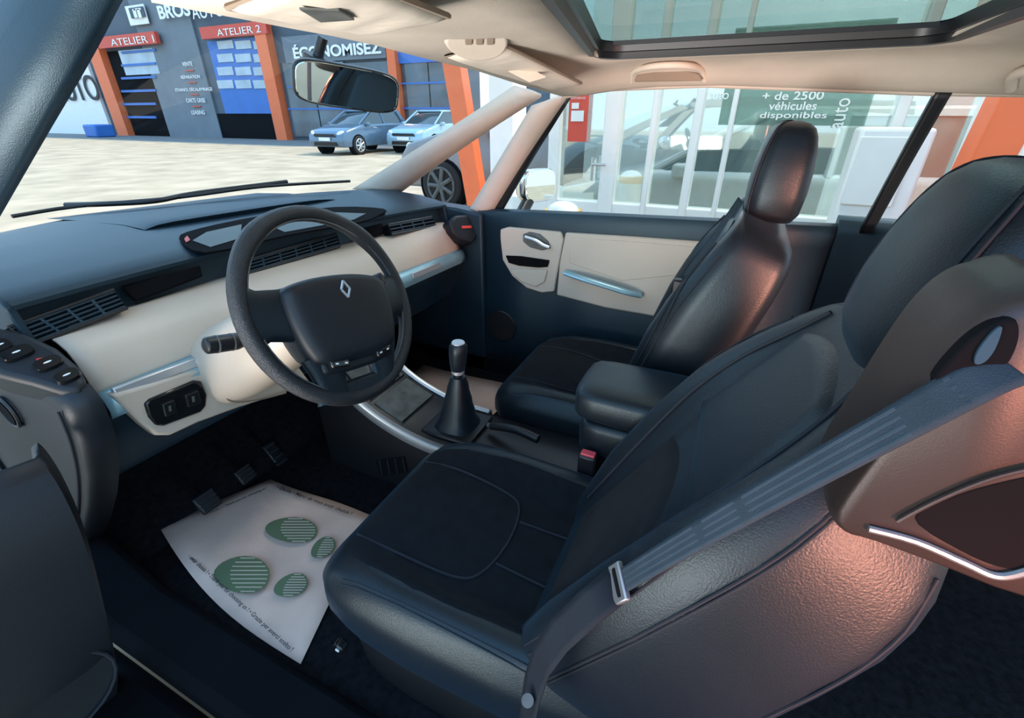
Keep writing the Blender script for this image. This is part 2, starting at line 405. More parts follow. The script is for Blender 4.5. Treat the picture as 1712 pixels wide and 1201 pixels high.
# shop front beyond the passenger window
XS = 2.7
sf = thing('shop_front', 'white framed glazed shop front beyond the passenger window', 'shop front', (XS, -.5, 0))
bars = [(930, 18), (1022, 26), (1088, 10), (1157, 14), (1212, 9), (1478, 20), (1604, 12), (1690, 14), (1850, 18)]
for u, w in bars:
    bm = NB(); fbox(bm, u-w/2, 250, u+w/2, 270, XS, .07, 0, 3.2); obj('frame_upright', bm, 'white', sf, .008)
for z0, z1 in ((.05, .82), (2.55, 2.68), (3.1, 3.4)):
    bm = NB(); box(bm, (XS-.03, -2.4, (z0+z1)/2), (.06, 8.2, z1-z0)); obj('frame_rail', bm, 'white', sf, .008)
for i in range(len(bars)-1):
    bm = NB(); fbox(bm, bars[i][0]+bars[i][1]/2, 250, bars[i+1][0]-bars[i+1][1]/2, 270, XS+.01, .01, .82, 2.55); obj('pane', bm, 'shopglass', sf)
# lettering on the glass
bm = NB(); fbox(bm, 1216, 40, 1472, 210, XS-.02, .006); film = obj('window_film', bm, 'film', sf)
for s, v, w in (('+ de 2500', 160, 102), ('véhicules', 177, 80), ('disponibles', 194, 112)):
    ftext(s, 1325, v, w, XS-.035, 'white', film, 14, bold=.012)
text('auto', 'white', P(1405, 190, x=XS-.035), (0, 0, 1), (0, 1, 0), .16, film, height=.065)
text('auto', 'white', P(1200, 160, x=XS-.09), FX, FU, .13, sf)
bm = NB(); cyl(bm, P(990, 283, x=XS-.1), (0, 0, 1), .012, .16); tube(bm, [P(990, 275, x=XS-.1), P(990, 275, x=XS-.14), P(990, 275, x=XS-.14)+V((0, -.1, 0))], .01); obj('door_handle', bm, 'silver', sf)
pt = thing('poster', 'red poster with white patches taped to the shop door', 'poster', P(967, 196, x=XS-.06))
bm = NB(); fbox(bm, 951, 156, 983, 237, XS-.045, .008); obj('sheet', bm, 'red', pt)
for q in ((955, 185, 976, 203), (956, 172, 968, 182)):
    bm = NB(); fbox(bm, *q, XS-.055, .004); obj('white_patch', bm, 'white', pt)
text('AUTO-SERVICE', 'white', P(966, 164, x=XS-.06), FX, FU, .115, pt)
bm = NB(); box(bm, (5.32, -2.6, 1.7), (.08, 9, 3.4)); obj('wall_back', bm, 'white', kind='structure')
wc = thing('cabinet', 'white metal cabinet standing right of the lettered shop window', 'cabinet', P(1462, 300, x=2.5))
bm = NB(); fbox(bm, 1408, 212, 1524, 350, 2.55, .22, 0); obj('body', bm, 'white', wc, .02)
bm = NB(); fbox(bm, 1420, 228, 1512, 345, 2.325, .012); obj('door_panel', bm, 'white', wc, .006)
# corner column
bm = NB(); box(bm, (3.1, 1.95, 1.75), (.28, .22, 3.5)); obj('trim_1', bm, 'white', kind='structure')
bm = NB(); box(bm, (3.4, 2.18, 1.75), (.1, .09, 3.5)); obj('trim_2', bm, 'white', kind='structure')
# bollard
bc = P(942, 350, x=1.75)
bo = thing('bollard', 'rounded white bollard top with yellow band just outside the passenger window', 'bollard', (bc.x, bc.y, 0))
bm = NB(); rg = []
for z, r_ in ((0, .11), (bc.z-.06, .11), (bc.z-.02, .105), (bc.z+.02, .085), (bc.z+.04, .05), (bc.z+.047, .01)):
    rg.append(ring((bc.x, bc.y, z), 0, V((1, 0, 0)), V((0, 1, 0)), r_, r_, 24))
loft(bm, rg); obj('post', bm, 'white', bo)
bm = NB(); cyl(bm, (bc.x, bc.y, bc.z-.03), ZZ, .113, .06); obj('band', bm, 'yellow', bo)
def beam(pa, pb, w, d, ext, label):
    d_ = (pb-pa).normalized(); pa = pa-d_*ext[0]; pb = pb+d_*ext[1]
    s = V((0, 1, 0)); s = (s-d_*s.dot(d_)).normalized(); q = d_.cross(s)
    bm = NB(); loft(bm, [[c+s*w*i+q*d*j for i, j in ((-.5, -.5), (.5, -.5), (.5, .5), (-.5, .5))] for c in (pa, pb)])
    tag(obj('canopy_prop', bm, 'orange', bev=.01), label, 'post')
beam(P(758, 95, x=5.2), P(797, 330, x=5.2), .26, .2, (1.6, 1.2), 'orange slanted canopy post seen between the windscreen pillar and mirror')
beam(P(1715, 130, x=2.3), P(1648, 262, x=2.3), .17, .2, (2.2, 1.2), 'orange slanted canopy post at the far right behind the rear window')
# canopy overhead
bm = NB(); box(bm, (1.0, -1.4, 4.5), (3.8, 11.4, .2)); cn = tag(obj('canopy', bm, 'white'), 'pale canopy roof above the car seen through the sunroof', 'canopy')
for i in range(4):
    bm = NB(); box(bm, (-.8+i*.95, -1.4, 4.28), (.12, 11.2, .24)); obj('canopy_beam', bm, 'white', cn)
for y in (.9, -.5, 2.3):
    bm = NB(); box(bm, (1.0, y, 4.2), (3.6, .14, .3)); obj('canopy_beam', bm, 'greyplast', cn)

# ================================================================== CAR SHELL
bm = NB(); box(bm, (0, .05, .30), (1.5, 3.1, .06)); obj('floor', bm, 'carpet', kind='structure')
# firewall
bm = NB(); grid(bm, [[(x, 1.28, .33), (x, 1.42, .42), (x, 1.5, .6), (x, 1.52, 1.0)] for x in (-.74, 0, .74)]); obj('wall_front', bm, 'carpet', solid=.02, kind='structure')
bm = NB(); grid(bm, [[(.735, y, .30), (.74, y, .7), (.735, y, 1.09), (.75, y, 1.112), (.79, y, 1.115)] for y in (-1.4, -.8, -.30)]); obj('wall_right', bm, 'plastic', solid=.05, kind='structure')
bm = NB(); prism(bm, [(-.68, 1.5, .28), (-.68, -1.2, .28), (-.68, -1.2, .37), (-.68, 1.12, .37), (-.68, 1.28, .46), (-.68, 1.5, .5)], (-.13, 0, 0)); obj('trim_3', bm, 'sill', bev=.02, kind='structure')
bm = NB(); prism(bm, [(-.81, 1.5, .10), (-.81, -1.2, .10), (-.81, -1.2, .30), (-.81, 1.5, .30)], (-.16, 0, 0)); obj('trim_11', bm, 'sill', bev=.03, kind='structure')
# right kick panel and sill closing the footwell
bm = NB(); prism(bm, [(.70, .93, .28), (.70, 1.55, .28), (.70, 1.55, 1.10), (.70, 1.05, 1.075), (.70, .93, 1.06)], (.09, 0, 0)); obj('trim_12', bm, 'plastic', bev=.01, kind='structure')
bm = NB(); prism(bm, [(.70, -1.2, .25), (.70, 1.5, .25), (.70, 1.5, .42), (.70, -1.2, .42)], (.12, 0, 0)); obj('trim_13', bm, 'sill', bev=.02, kind='structure')
# headliner
HD = [(250, -8, -.62), (380, 17, -.55), (500, 42, -.41), (600, 62, -.2), (700, 90, .0), (800, 115, .25), (870, 138, .45), (940, 158, .62)]
HP = [P(u, v, x=x) for u, v, x in HD]
hxs = [p.x for p in HP]
hdr = lambda x: V((x, interp(hxs, [p.y for p in HP], x), interp(hxs, [p.z for p in HP], x)))
rail = lambda y: interp([-1.3, -.546, -.378, .144, .45, .577], [1.45, 1.468, 1.4725, 1.50, 1.495, 1.476], y)
def roofz(x, y):
    z = interp([-.64, -.4, 0, .35, .5, .56, .62], [1.522, 1.55, 1.562, 1.556, 1.548, 1.535, 1.50], x)
    if x > .52:
        f = sstep(.52, .62, x); z = z*(1-f)+(rail(y))*f
    z -= .03*sstep(-.4, -1.3, y)
    return z
SKY = lambda x: .15*max(0, min(1, (.30-x)/.7))
xs = [-.62, -.52, -.42, -.3, -.15, 0, .12, .24, .36, .44, .5, .54, .565, .59, .61, .62]
ys = [.5, .44, .385, .28, .1, -.08, -.31, -.42, -.6, -.9, -1.3]
rows = [[hdr(x) for x in xs]]
for y in ys:
    r = []
    for x in xs:
        z = roofz(x, y); h = hdr(x)
        yy = y-(SKY(x)*sstep(.1, .385, y) if y <= .385 else SKY(x)*(.5-y)/.115*1.0)
        f = sstep(.3, h.y, yy); r.append(V((x, yy, z*(1-f)+h.z*f)))
    rows.append(r)
bm = NB()
grid(bm, rows, lambda i, j: 3 <= i <= 6 and 2 <= j <= 7)
obj('ceiling', bm, 'liner', solid=.012, kind='structure', angle=70)
# sunroof
sr = thing('sunroof', 'dark framed glass sunroof panel set into the cream roof lining', 'sunroof', (-.03, .08, 1.55))
def rr(x0, x1, y0, y1, r, z):
    out = []
    for cx, cy, a0 in ((x1-r, y1-r, 0), (x0+r, y1-r, 90), (x0+r, y0+r, 180), (x1-r, y0+r, 270)):
        for k in range(7):
            a = rad(a0+k*15); x_ = cx+r*math.cos(a); y_ = cy+r*math.sin(a)
            out.append(V((x_, y_-SKY(x_)*sstep(.1, .385, y_), z(x_))))
    return out
zf = lambda dz: (lambda x: roofz(x, 0)+dz)
bm = NB()
loft(bm, [rr(-.45, .38, -.335, .405, .06, zf(-.006)), rr(-.445, .375, -.33, .40, .06, zf(-.012)), rr(-.43, .36, -.315, .385, .055, zf(-.012)), rr(-.425, .355, -.31, .38, .055, zf(.0)), rr(-.418, .348, -.303, .373, .05, zf(.001)), rr(-.415, .345, -.30, .37, .05, zf(.022))], cap=False)
obj('frame', bm, 'plasticblk', sr, angle=30)
bm = NB(); grid(bm, [[V((x, y, roofz(x, 0)+.02)) for y in (-.33, .39)] for x in (-.43, -.2, 0, .2, .36)]); obj('glass_panel', bm, 'roofglass', sr)
bm = NB(); box(bm, (.305, .03, 1.570), (.012, .62, .008)); obj('inner_rail', bm, 'plasticblk', sr)

# windscreen
bs = lambda x: V((x, 1.90-.34*(x/.7)**2, 1.135-.03*x-.01*(x/.7)**2))
rows = []
for i in range(9):
    f = i/8; r = []
    for j in range(13):
        k = -1+2*j/12
        a = hdr(.61*k); b = bs(.70*k)
        p = a*(1-f)+b*f; p += V((0, .03, .05))*(math.sin(math.pi*f)*(1-.4*k*k)); r.append(p+V((0, .012, .012)))
    rows.append(r)
bm = NB(); grid(bm, rows); obj('window_1', bm, 'windscreen', kind='structure', angle=80)
# passenger pillars
def strip(name, A, B, m, th, kind='structure', parent=None, nn=5, crown=.0):
    a = catmull([P(u, v, x=x) for u, v, x in A], nn); b = catmull([P(u, v, x=x) for u, v, x in B], nn)
    n = min(len(a), len(b)); rows = []
    for i in range(n):
        mid = (a[i]+b[i])/2
        rows.append([a[i], a[i]*.7+b[i]*.3+V((-crown, -crown*.5, 0)), mid+V((-crown*1.3, -crown*.6, 0)), a[i]*.3+b[i]*.7+V((-crown, -crown*.5, 0)), b[i]])
    bm = NB(); grid(bm, rows); return obj(name, bm, m, parent, solid=th, angle=70, kind=kind)
strip('trim_4', [(590, 316, .70), (680, 260, .69), (770, 203, .66), (862, 143, .62)], [(668, 322, .75), (742, 268, .73), (822, 213, .69), (905, 160, .64)], 'liner', .012, crown=.015)
strip('trim_5', [(783, 356, .75), (835, 268, .71), (890, 176, .645)], [(822, 356, .755), (880, 262, .72), (950, 158, .65)], 'liner', .012, crown=.012)
strip('trim_6', [(822, 357, .76), (882, 260, .725), (948, 160, .655)], [(838, 357, .77), (893, 262, .735), (955, 162, .66)], 'plasticblk', .012)
# black b-post strip
strip('trim_7', [(1566, 148, .62), (1504, 262, .68), (1436, 388, .72)], [(1594, 148, .62), (1528, 262, .68), (1458, 388, .72)], 'plasticblk', .02)
# upper door frame seal along the passenger rail
bm = NB(); tube(bm, [V((.625, y, rail(y)-.004)) for y in (.57, .45, .3, .144, -.1, -.378, -.546, -.9)], .009, 8); obj('trim_8', bm, 'liner', kind='structure')
# side windows
bm = NB(); grid(bm, [[P(u, v, x=x) for u, v, x in r] for r in (((835, 360, .765), (1450, 390, .735)), ((890, 262, .715), (1520, 262, .69)), ((955, 150, .64), (1590, 145, .63)))]); obj('window_2', bm, 'sideglass', kind='structure')
# driver side windscreen pillar (dark, near)
A = [(232, -60, -.60), (190, 4, -.62), (100, 165, -.67), (-20, 380, -.72)]; B = [(60, -120, -.62), (-10, 0, -.66), (-110, 150, -.70), (-200, 380, -.76)]
strip('trim_9', A, B, 'plastic', .02, crown=.01)

# ------------------------------------------------------------------ dashboard
db = thing('dashboard', 'dark blue-black dashboard with cream band and silver strip', 'dashboard', (0, 1.1, .7))
NX = 41; X0, X1 = -.69, .70
def dprof(x, pts):
    q = (x/.65)**2
    out = []
    for (y, cq, z) in pts:
        out.append(V((x, y-cq*q, z-.03*x)))
    return out
xsd = [X0+(X1-X0)*i/(NX-1) for i in range(NX)]
topp = [(1.87, .30, 1.05), (1.86, .30, 1.135), (1.7, .2, 1.148), (1.5, .12, 1.148), (1.32, .08, 1.138), (1.22, .06, 1.124), (1.178, .06, 1.114), (1.166, .06, 1.106), (1.166, .06, 1.098), (1.2, .06, 1.09), (1.185, .06, 1.03), (1.2, .06, 1.0)]
bm = NB(); grid(bm, [dprof(x, topp) for x in xsd]); obj('top_pad', bm, 'plastic', db, angle=35)
crm = [(1.19, .06, 1.034), (1.165, .06, 1.036), (1.135, .055, 1.032), (1.10, .045, 1.018), (1.07, .03, .995), (1.045, .015, .966), (1.032, .005, .942), (1.026, 0, .92)]
xc = [-.665+1.335*i/40 for i in range(41)]
bm = NB(); grid(bm, [dprof(x, crm) for x in xc]); cb = obj('cream_band', bm, 'cream', db, solid=.006, angle=60)
sil = [(1.03, 0, .934), (1.014, 0, .932), (1.004, 0, .920), (1.000, 0, .900), (1.004, 0, .884), (1.03, 0, .88)]
bm = NB(); grid(bm, [dprof(x, sil) for x in xc]); obj('silver_strip', bm, 'tealsilver', db, solid=.004)
low = [(1.05, 0, .89), (1.04, 0, .86), (1.06, 0, .80), (1.11, 0, .72), (1.25, 0, .62), (1.42, 0, .55)]
bm = NB(); grid(bm, [dprof(x, low) for x in xsd]); obj('lower_panel', bm, 'plastic', db, solid=.01)
# end caps
for s_ in (-1, 1):
    x = .685*s_
    e = dprof(x, topp[1:9])+dprof(x, [(1.15, .06, 1.03), (1.05, 0, .95), (1.03, 0, .93), (1.03, 0, .86), (1.06, 0, .80), (1.11, 0, .70), (1.2, 0, .58), (1.3, 0, .46), (1.5, 0, .42)])
    bm = NB(); prism(bm, e, (.014*s_, 0, 0)); obj('end_cap', bm, 'plastic', db, .003)
# rounded driver-side end panel
endp = [(-80, 640), (0, 640), (60, 650), (95, 668), (116, 695), (138, 745), (152, 800), (152, 850), (145, 890), (132, 925), (100, 900), (-80, 800)]
bm = NB(); rg = []
for x, k in ((-.735, .90), (-.732, .95), (-.72, .99), (-.70, 1.0), (-.685, 1.0)):
    pts = [P(u, v, x=-.735) for u, v in endp]; cen = sum(pts, V())/len(pts)
    rg.append([V((x, (cen+(p-cen)*k).y, (cen+(p-cen)*k).z)) for p in pts])
loft(bm, rg); obj('side_panel', bm, 'charcoal', db, angle=60)
# low smooth display cowl with display
bm = NB()
hood = []
for x, w in ((-.30, 0), (-.265, .75), (-.22, 1), (-.1, 1.1), (.05, 1.15), (.2, 1.1), (.29, .9), (.34, .5), (.38, 0)):
    zz = -.03*x
    hood.append([V((x*1.05, 1.84, 1.138+zz)), V((x*1.05, 1.65, 1.148+.004*w+zz)), V((x, 1.48, 1.149+.009*w+zz)), V((x, 1.40, 1.146+.013*w+zz)), V((x, 1.385, 1.144+.010*w+zz)), V((x, 1.40, 1.136+zz))])
grid(bm, hood); obj('display_cowl', bm, 'plastic', db, angle=50)
dp0 = (0, 1.31, 1.148); dn = (.03, -.16, .98)
dr_ = pix_prism('display_recess', closedcat([(299, 398), (332, 382), (440, 360), (560, 346), (642, 349), (632, 360), (598, 372), (480, 393), (345, 422)], 3), dp0, dn, .005, 'hole', db, .001)
pix_prism('display_screen', [(322, 402), (345, 388), (404, 375), (402, 398), (352, 413)], (0, 1.31, 1.1495), dn, .001, 'display', dr_)
pix_prism('display_screen', [(440, 372), (560, 355), (612, 357), (592, 367), (476, 388)], (0, 1.31, 1.1495), dn, .001, 'display', dr_)
pix_prism('warning_light', [(308, 399), (313, 394), (318, 401), (311, 405)], (0, 1.31, 1.150), dn, .001, 'redled', dr_)
def vent(quad, p0, n, ns, nv, name='air_vent'):
    n = V(n).normalized()
    c = [PL(u, v, p0, n) for u, v in quad]
    bm = NB(); prism(bm, [q-n*.004 for q in c], -n*.03); vt = obj(name, bm, 'hole', db)
    bm = NB(); tube(bm, c, .004, 6, True); obj('vent_frame', bm, 'plasticblk', vt)
    L = lambda a, b, f: a*(1-f)+b*f
    for i in range(ns):
        f = (i+.5)/ns; bm = NB(); tube(bm, [L(c[0], c[3], f), L(c[1], c[2], f)], .0028, 6); obj('slat', bm, 'plastic', vt)
    for i in range(nv):
        f = (i+1)/(nv+1); bm = NB(); tube(bm, [L(c[0], c[1], f), L(c[3], c[2], f)], .003, 6); obj('vane', bm, 'plastic', vt)
NV = (0, -.93, .36)
vent([(14, 548), (190, 485), (212, 515), (62, 574)], (-.6, 1.096, 1.078), NV, 5, 3)
vent([(408, 437), (562, 391), (568, 412), (412, 458)], (0, 1.15, 1.062), NV, 4, 5)
vent([(648, 376), (722, 362), (728, 378), (655, 392)], (.5, 1.11, 1.045), NV, 3, 3)
pix_prism('storage_slot', [(203, 478), (335, 443), (340, 462), (228, 505)], (-.4, 1.13, 1.07), NV, .01, 'hole', db, .004)
pix_prism('storage_slot', [(608, 381), (640, 373), (646, 390), (614, 398)], (.3, 1.14, 1.05), NV, .01, 'hole', db, .004)
pix_prism('vent_dial', [(112, 545), (150, 532), (160, 540), (122, 553)], (-.6, 1.085, 1.055), NV, .01, 'plasticblk', db, .003)
pix_prism('speaker_grille', [(-20, 452), (30, 452), (38, 462), (-10, 478)], (-.5, 1.4, 1.158), (0, -.05, 1), .004, 'greyplast', db, .002)
pix_prism('silver_latch', [(690, 457), (735, 438), (738, 447), (692, 467)], (.4, .994, .895), (0, -.99, .1), .006, 'silver', db, .002)
# climate pods at each end
pn = V((-.12, -.60, .78)).normalized(); pc = V((-.675, 1.105, 1.03)); pc = CAM+(pc-CAM)*.93
pix_prism('climate_pod', [(-40, 548), (0, 546), (45, 556), (95, 580), (132, 612), (146, 640), (136, 658), (100, 655), (50, 640), (0, 628), (-40, 612)], pc, pn, .07, 'charcoal', db, .012, 3)
pc2 = pc+pn*.004
for u, v, a in ((28, 590, 22), (80, 607, 20), (112, 628, 18), (0, 578, 14)):
    bm = NB(); c = PL(u, v, pc2, pn); ax = V((1, 0, 0)); ax = (ax-pn*ax.dot(pn)).normalized(); ay = pn.cross(ax)
    loft(bm, [ring(c-pn*.004, 0, ax, ay, a*.0010, .013, 20, 3), ring(c+pn*.003, 0, ax, ay, a*.0009, .011, 20, 3)])
    bt = obj('climate_button', bm, 'gloss', db)
    bm = NB(); loft(bm, [ring(c+pn*.0032, 0, ax, ay, .006, .0015, 8), ring(c+pn*.0036, 0, ax, ay, .006, .0015, 8)]); obj('button_mark', bm, 'white', bt)
pix_prism('pod_display', [(60, 600), (76, 597), (84, 608), (68, 612)], pc2+pn*.003, pn, .003, 'redled', db)
q0 = V((.66, .985, 1.0)); qn = V((-.35, -.85, .4)).normalized()
pix_prism('climate_pod', [(752, 372), (762, 360), (785, 358), (800, 368), (802, 392), (790, 408), (770, 402), (756, 388)], q0, qn, .08, 'charcoal', db, .01, 3)
pix_prism('pod_display', [(772, 378), (788, 377), (789, 381), (773, 382)], q0+qn*.003, qn, .003, 'redled', db)
# lower cream panel with switches, left of the wheel
lp = (-.5, 1.0, .85); ln = (.05, -.99, -.02)
pix_prism('switch_panel', [(188, 662), (260, 640), (345, 612), (420, 600), (490, 600), (520, 640), (470, 660), (400, 682), (330, 708), (285, 729), (262, 729), (240, 712), (215, 688)], lp, ln, .03, 'cream', db, .006)
pix_prism('silver_strip', [(186, 650), (262, 622), (345, 592), (350, 608), (265, 640), (196, 668)], (-.5, .993, .9), (.03, -.97, .2), .01, 'silver', db, .004)
lp2 = (-.5, .994, .85)
swp = pix_prism('switch_plate', [(243, 676), (252, 668), (325, 637), (338, 638), (347, 660), (345, 680), (336, 690), (275, 713), (262, 712), (250, 698)], lp2, ln, .012, 'gloss', db, .004)
for q in ([(272, 677), (292, 669), (298, 690), (278, 698)], [(310, 662), (332, 653), (338, 674), (316, 682)]):
    r_ = pix_prism('switch', q, (-.5, .988, .85), ln, .01, 'plasticblk', swp, .002)
    cx = sum(a for a, b in q)/4; cy = sum(b for a, b in q)/4
    pix_prism('switch_mark', [(cx-3, cy-4), (cx+1, cy-5), (cx+2, cy+4), (cx-2, cy+5)], (-.5, .987, .85), ln, .001, 'greyplast', r_)
# end hole on driver side
bm = NB(); cyl(bm, P(14, 690, x=-.737), (1, 0, 0), .028, .01); obj('demister_outlet', bm, 'hole', db)
bm = NB(); tube(bm, [P(14, 690, x=-.74)+V((0, .032*math.cos(a*.3142), .032*math.sin(a*.3142))) for a in range(20)], .004, 6, True); obj('outlet_ring', bm, 'plasticblk', db)
bm = NB(); tube(bm, [P(u, v, x=-.738) for u, v in ((98, 690), (118, 740), (130, 800), (130, 860), (120, 900))], .0025, 6, smooth=4); obj('edge_seal', bm, 'stitch', db)
# steering column shroud (cream)
WC = P(560, 511, t=.90); WY = V((0, .42, .907)).normalized(); WX = V((1, 0, 0)); WZ = WX.cross(WY)
bm = NB(); rg = []
for d, w, h, oz in ((-.40, .11, .095, -.035), (-.32, .105, .092, -.03), (-.24, .098, .084, -.02), (-.16, .086, .072, -.01), (-.11, .075, .062, -.005), (-.09, .06, .05, 0)):
    rg.append(ring(WC+WZ*d+V((-.002, 0, oz)), 0, WX, WY, w, h, 28, 2.6))
loft(bm, rg); obj('column_shroud', bm, 'cream', db)
kp = pix_prism('knee_panel', closedcat([(352, 604), (420, 585), (480, 600), (500, 640), (478, 656), (430, 668), (386, 672), (370, 648)], 4), (-.45, .975, .85), (.1, -.98, -.1), .05, 'cream', db, .014, 4)
bm = NB(); tube(bm, [PL(u, v, (-.45, .972, .85), (.1, -.98, -.1)) for u, v in ((352, 604), (366, 630), (374, 655), (388, 672), (430, 669), (478, 657))], .0022, 6, smooth=4); obj('panel_seam', bm, 'seamshade', kp)

# ------------------------------------------------------------------ steering wheel
sw = thing('steering_wheel', 'black leather steering wheel with airbag boss and diamond badge', 'steering wheel', WC)
ph = rad(-12); WXr = WX*math.cos(ph)+WY*math.sin(ph); WYr = -WX*math.sin(ph)+WY*math.cos(ph)
def W(x, y, z=0): return WC+WXr*x+WYr*y+WZ*z
RR = .183
bm = NB(); n = 72
rg = []
for k in range(n):
    a = 2*math.pi*k/n
    r_ = .0150+.0026*sum(math.exp(-((((a-g+math.pi) % (2*math.pi))-math.pi)/.22)**2) for g in (rad(48), rad(132)))
    cen = W(RR*math.cos(a), RR*math.sin(a), 0); rd = (WXr*math.cos(a)+WYr*math.sin(a))
    rg.append([cen+rd*(r_*math.cos(2*math.pi*q/14))+WZ*(r_*math.sin(2*math.pi*q/14)) for q in range(14)])
rg.append(rg[0][:]); loft(bm, rg, cap=False); rim = obj('rim', bm, 'rimleather', sw)
bm = NB(); tube(bm, [W((RR-.0137)*math.cos(2*math.pi*k/n), (RR-.0137)*math.sin(2*math.pi*k/n), .008) for k in range(n)], .0012, 6, True); obj('stitching', bm, 'greyplast', rim)
hub = [(-.120, .034), (-.110, .056), (-.058, .068), (0, .071), (.058, .068), (.110, .056), (.120, .034), (.118, -.014), (.105, -.066), (.082, -.090), (.0, -.098), (-.082, -.090), (-.105, -.066), (-.118, -.014)]
hub = closedcat(hub, 4)
bm = NB(); rg = []
for z, s_ in ((-.05, .85), (-.01, 1), (.018, 1.0), (.027, .98), (.033, .945), (.037, .89), (.040, .80), (.043, .55), (.044, .2)):
    rg.append([W(x*s_, (y+.01)*s_-.026, z) for x, y in hub])
loft(bm, rg); hb = obj('airbag_boss', bm, 'charcoal', sw, angle=60)
bm = NB(); tube(bm, [W(x*.96, .002-(x/.1)**2*.010, .0415-(x/.1)**2*.003) for x in [-.09+.02*i for i in range(10)]], .0012, 6); obj('boss_seam', bm, 'hole', hb)
def pr2(name, pts, z0, z1, m, par, bev=.004):
    bm = NB(); prism(bm, [W(x, y, z0) for x, y in pts], WZ*(z1-z0)); return obj(name, bm, m, par, bev, 3)
for s_ in (-1, 1):
    bm = NB(); rg = []
    for f, h in ((0, .058), (.4, .048), (.75, .045), (1, .06)):
        x = s_*(.07+.107*f); rg.append(ring(W(x, -.012+.018*f, .012-.016*f), 0, WYr, WZ, h, .015, 16, 2.6))
    loft(bm, rg); obj('spoke', bm, 'leather', sw)
    bm = NB(); rg = []
    for f, h in ((0, .045), (.35, .036), (.7, .030), (1, .042)):
        rg.append(ring(W(s_*(.070-.008*f), -.09-.085*f, .008-.010*f), 0, WXr, WZ, h, .013, 16, 2.6))
    loft(bm, rg); obj('spoke', bm, 'leather', sw)
    bt = pr2('control_button', [(s_*.034, -.107), (s_*.076, -.101), (s_*.074, -.117), (s_*.036, -.122)], .015, .034, 'gloss', sw)
    pr2('button_mark', [(s_*.041, -.112), (s_*.047, -.111), (s_*.047, -.114), (s_*.041, -.115)], .034, .0347, 'white', bt, 0)
    pr2('button_mark', [(s_*.061, -.109), (s_*.067, -.108), (s_*.067, -.111), (s_*.061, -.112)], .034, .0347, 'white', bt, 0)
pr2('spoke_bridge', [(-.09, -.085), (.09, -.085), (.085, -.124), (.03, -.130), (-.03, -.130), (-.085, -.124)], -.012, .022, 'charcoal', sw, .008)
pr2('lower_plate', [(-.06, -.150), (-.03, -.146), (.03, -.146), (.06, -.150), (.07, -.172), (0, -.182), (-.07, -.172)], -.010, .010, 'leather', sw, .008)
# diamond badge
bm = NB()
for a, b in (((0, .016), (.010, 0)), ((.010, 0), (0, -.016)), ((0, -.016), (-.010, 0)), ((-.010, 0), (0, .016))):
    tube(bm, [W(a[0], a[1]+.021, .0435), W(b[0], b[1]+.021, .0435)], .0026, 6)
obj('badge', bm, 'silver', hb)
# stalks
st = thing('indicator_stalk', 'black stalk with ribbed end left of the steering wheel', 'stalk', W(-.05, 0, -.12))
a = P(340, 579, t=.86); b = P(470, 560, t=.98)
d = (b-a).normalized()
bm = NB(); tube(bm, [b, a+d*.06], .008, 10); obj('arm', bm, 'plasticblk', st)
bm = NB(); tube(bm, [a+d*.075, a+d*.06, a+d*.02, a+d*.004, a], [.012, .017, .017, .016, .009], 14); obj('grip', bm, 'plasticblk', st, .002)
for f in (.022, .05):
    bm = NB(); cyl(bm, a+d*f, d, .0175, .003); obj('white_marking', bm, 'greyplast', st)
st = thing('wiper_stalk', 'short black stalk right of the steering wheel hub', 'stalk', P(600, 480, t=1.0))
a = P(632, 468, t=.98); b = P(575, 490, t=.99)
bm = NB(); tube(bm, [b, a], .007, 10); obj('arm', bm, 'plasticblk', st)
d = (a-b).normalized()
bm = NB(); tube(bm, [a-d*.03, a-d*.005, a+d*.012], .013, 12); obj('grip', bm, 'plasticblk', st, .003)

# ------------------------------------------------------------------ pedals
for nm, u, v, w, h, y, lb in (('clutch_pedal', 347, 838, .06, .06, 1.22, 'ribbed clutch pedal nearest the door above the paper mat'), ('brake_pedal', 410, 793, .055, .055, 1.25, 'ribbed brake pedal in the middle of the three'), ('accelerator_pedal', 460, 760, .045, .10, 1.30, 'tall narrow accelerator pedal nearest the console')):
    c = P(u, v, y=y); t = thing(nm, lb, 'pedal', c)
    R = Matrix.Rotation(rad(-38), 3, 'X')
    bm = NB(); box(bm, c, (w, .014, h), R); pd = obj('pad', bm, 'plasticblk', t, .006)
    for k in range(4):
        bm = NB(); box(bm, c+R @ V((0, -.009, -h*.36+h*.24*k)), (w*.85, .006, h*.10), R); obj('rubber_rib', bm, 'stitch', pd, .001)
    bm = NB(); tube(bm, [c+V((0, .01, 0)), c+V((-.004, .05, .03)), c+V((-.006, .12, .09))], .006, 8, smooth=4); obj('arm', bm, 'hole', t)

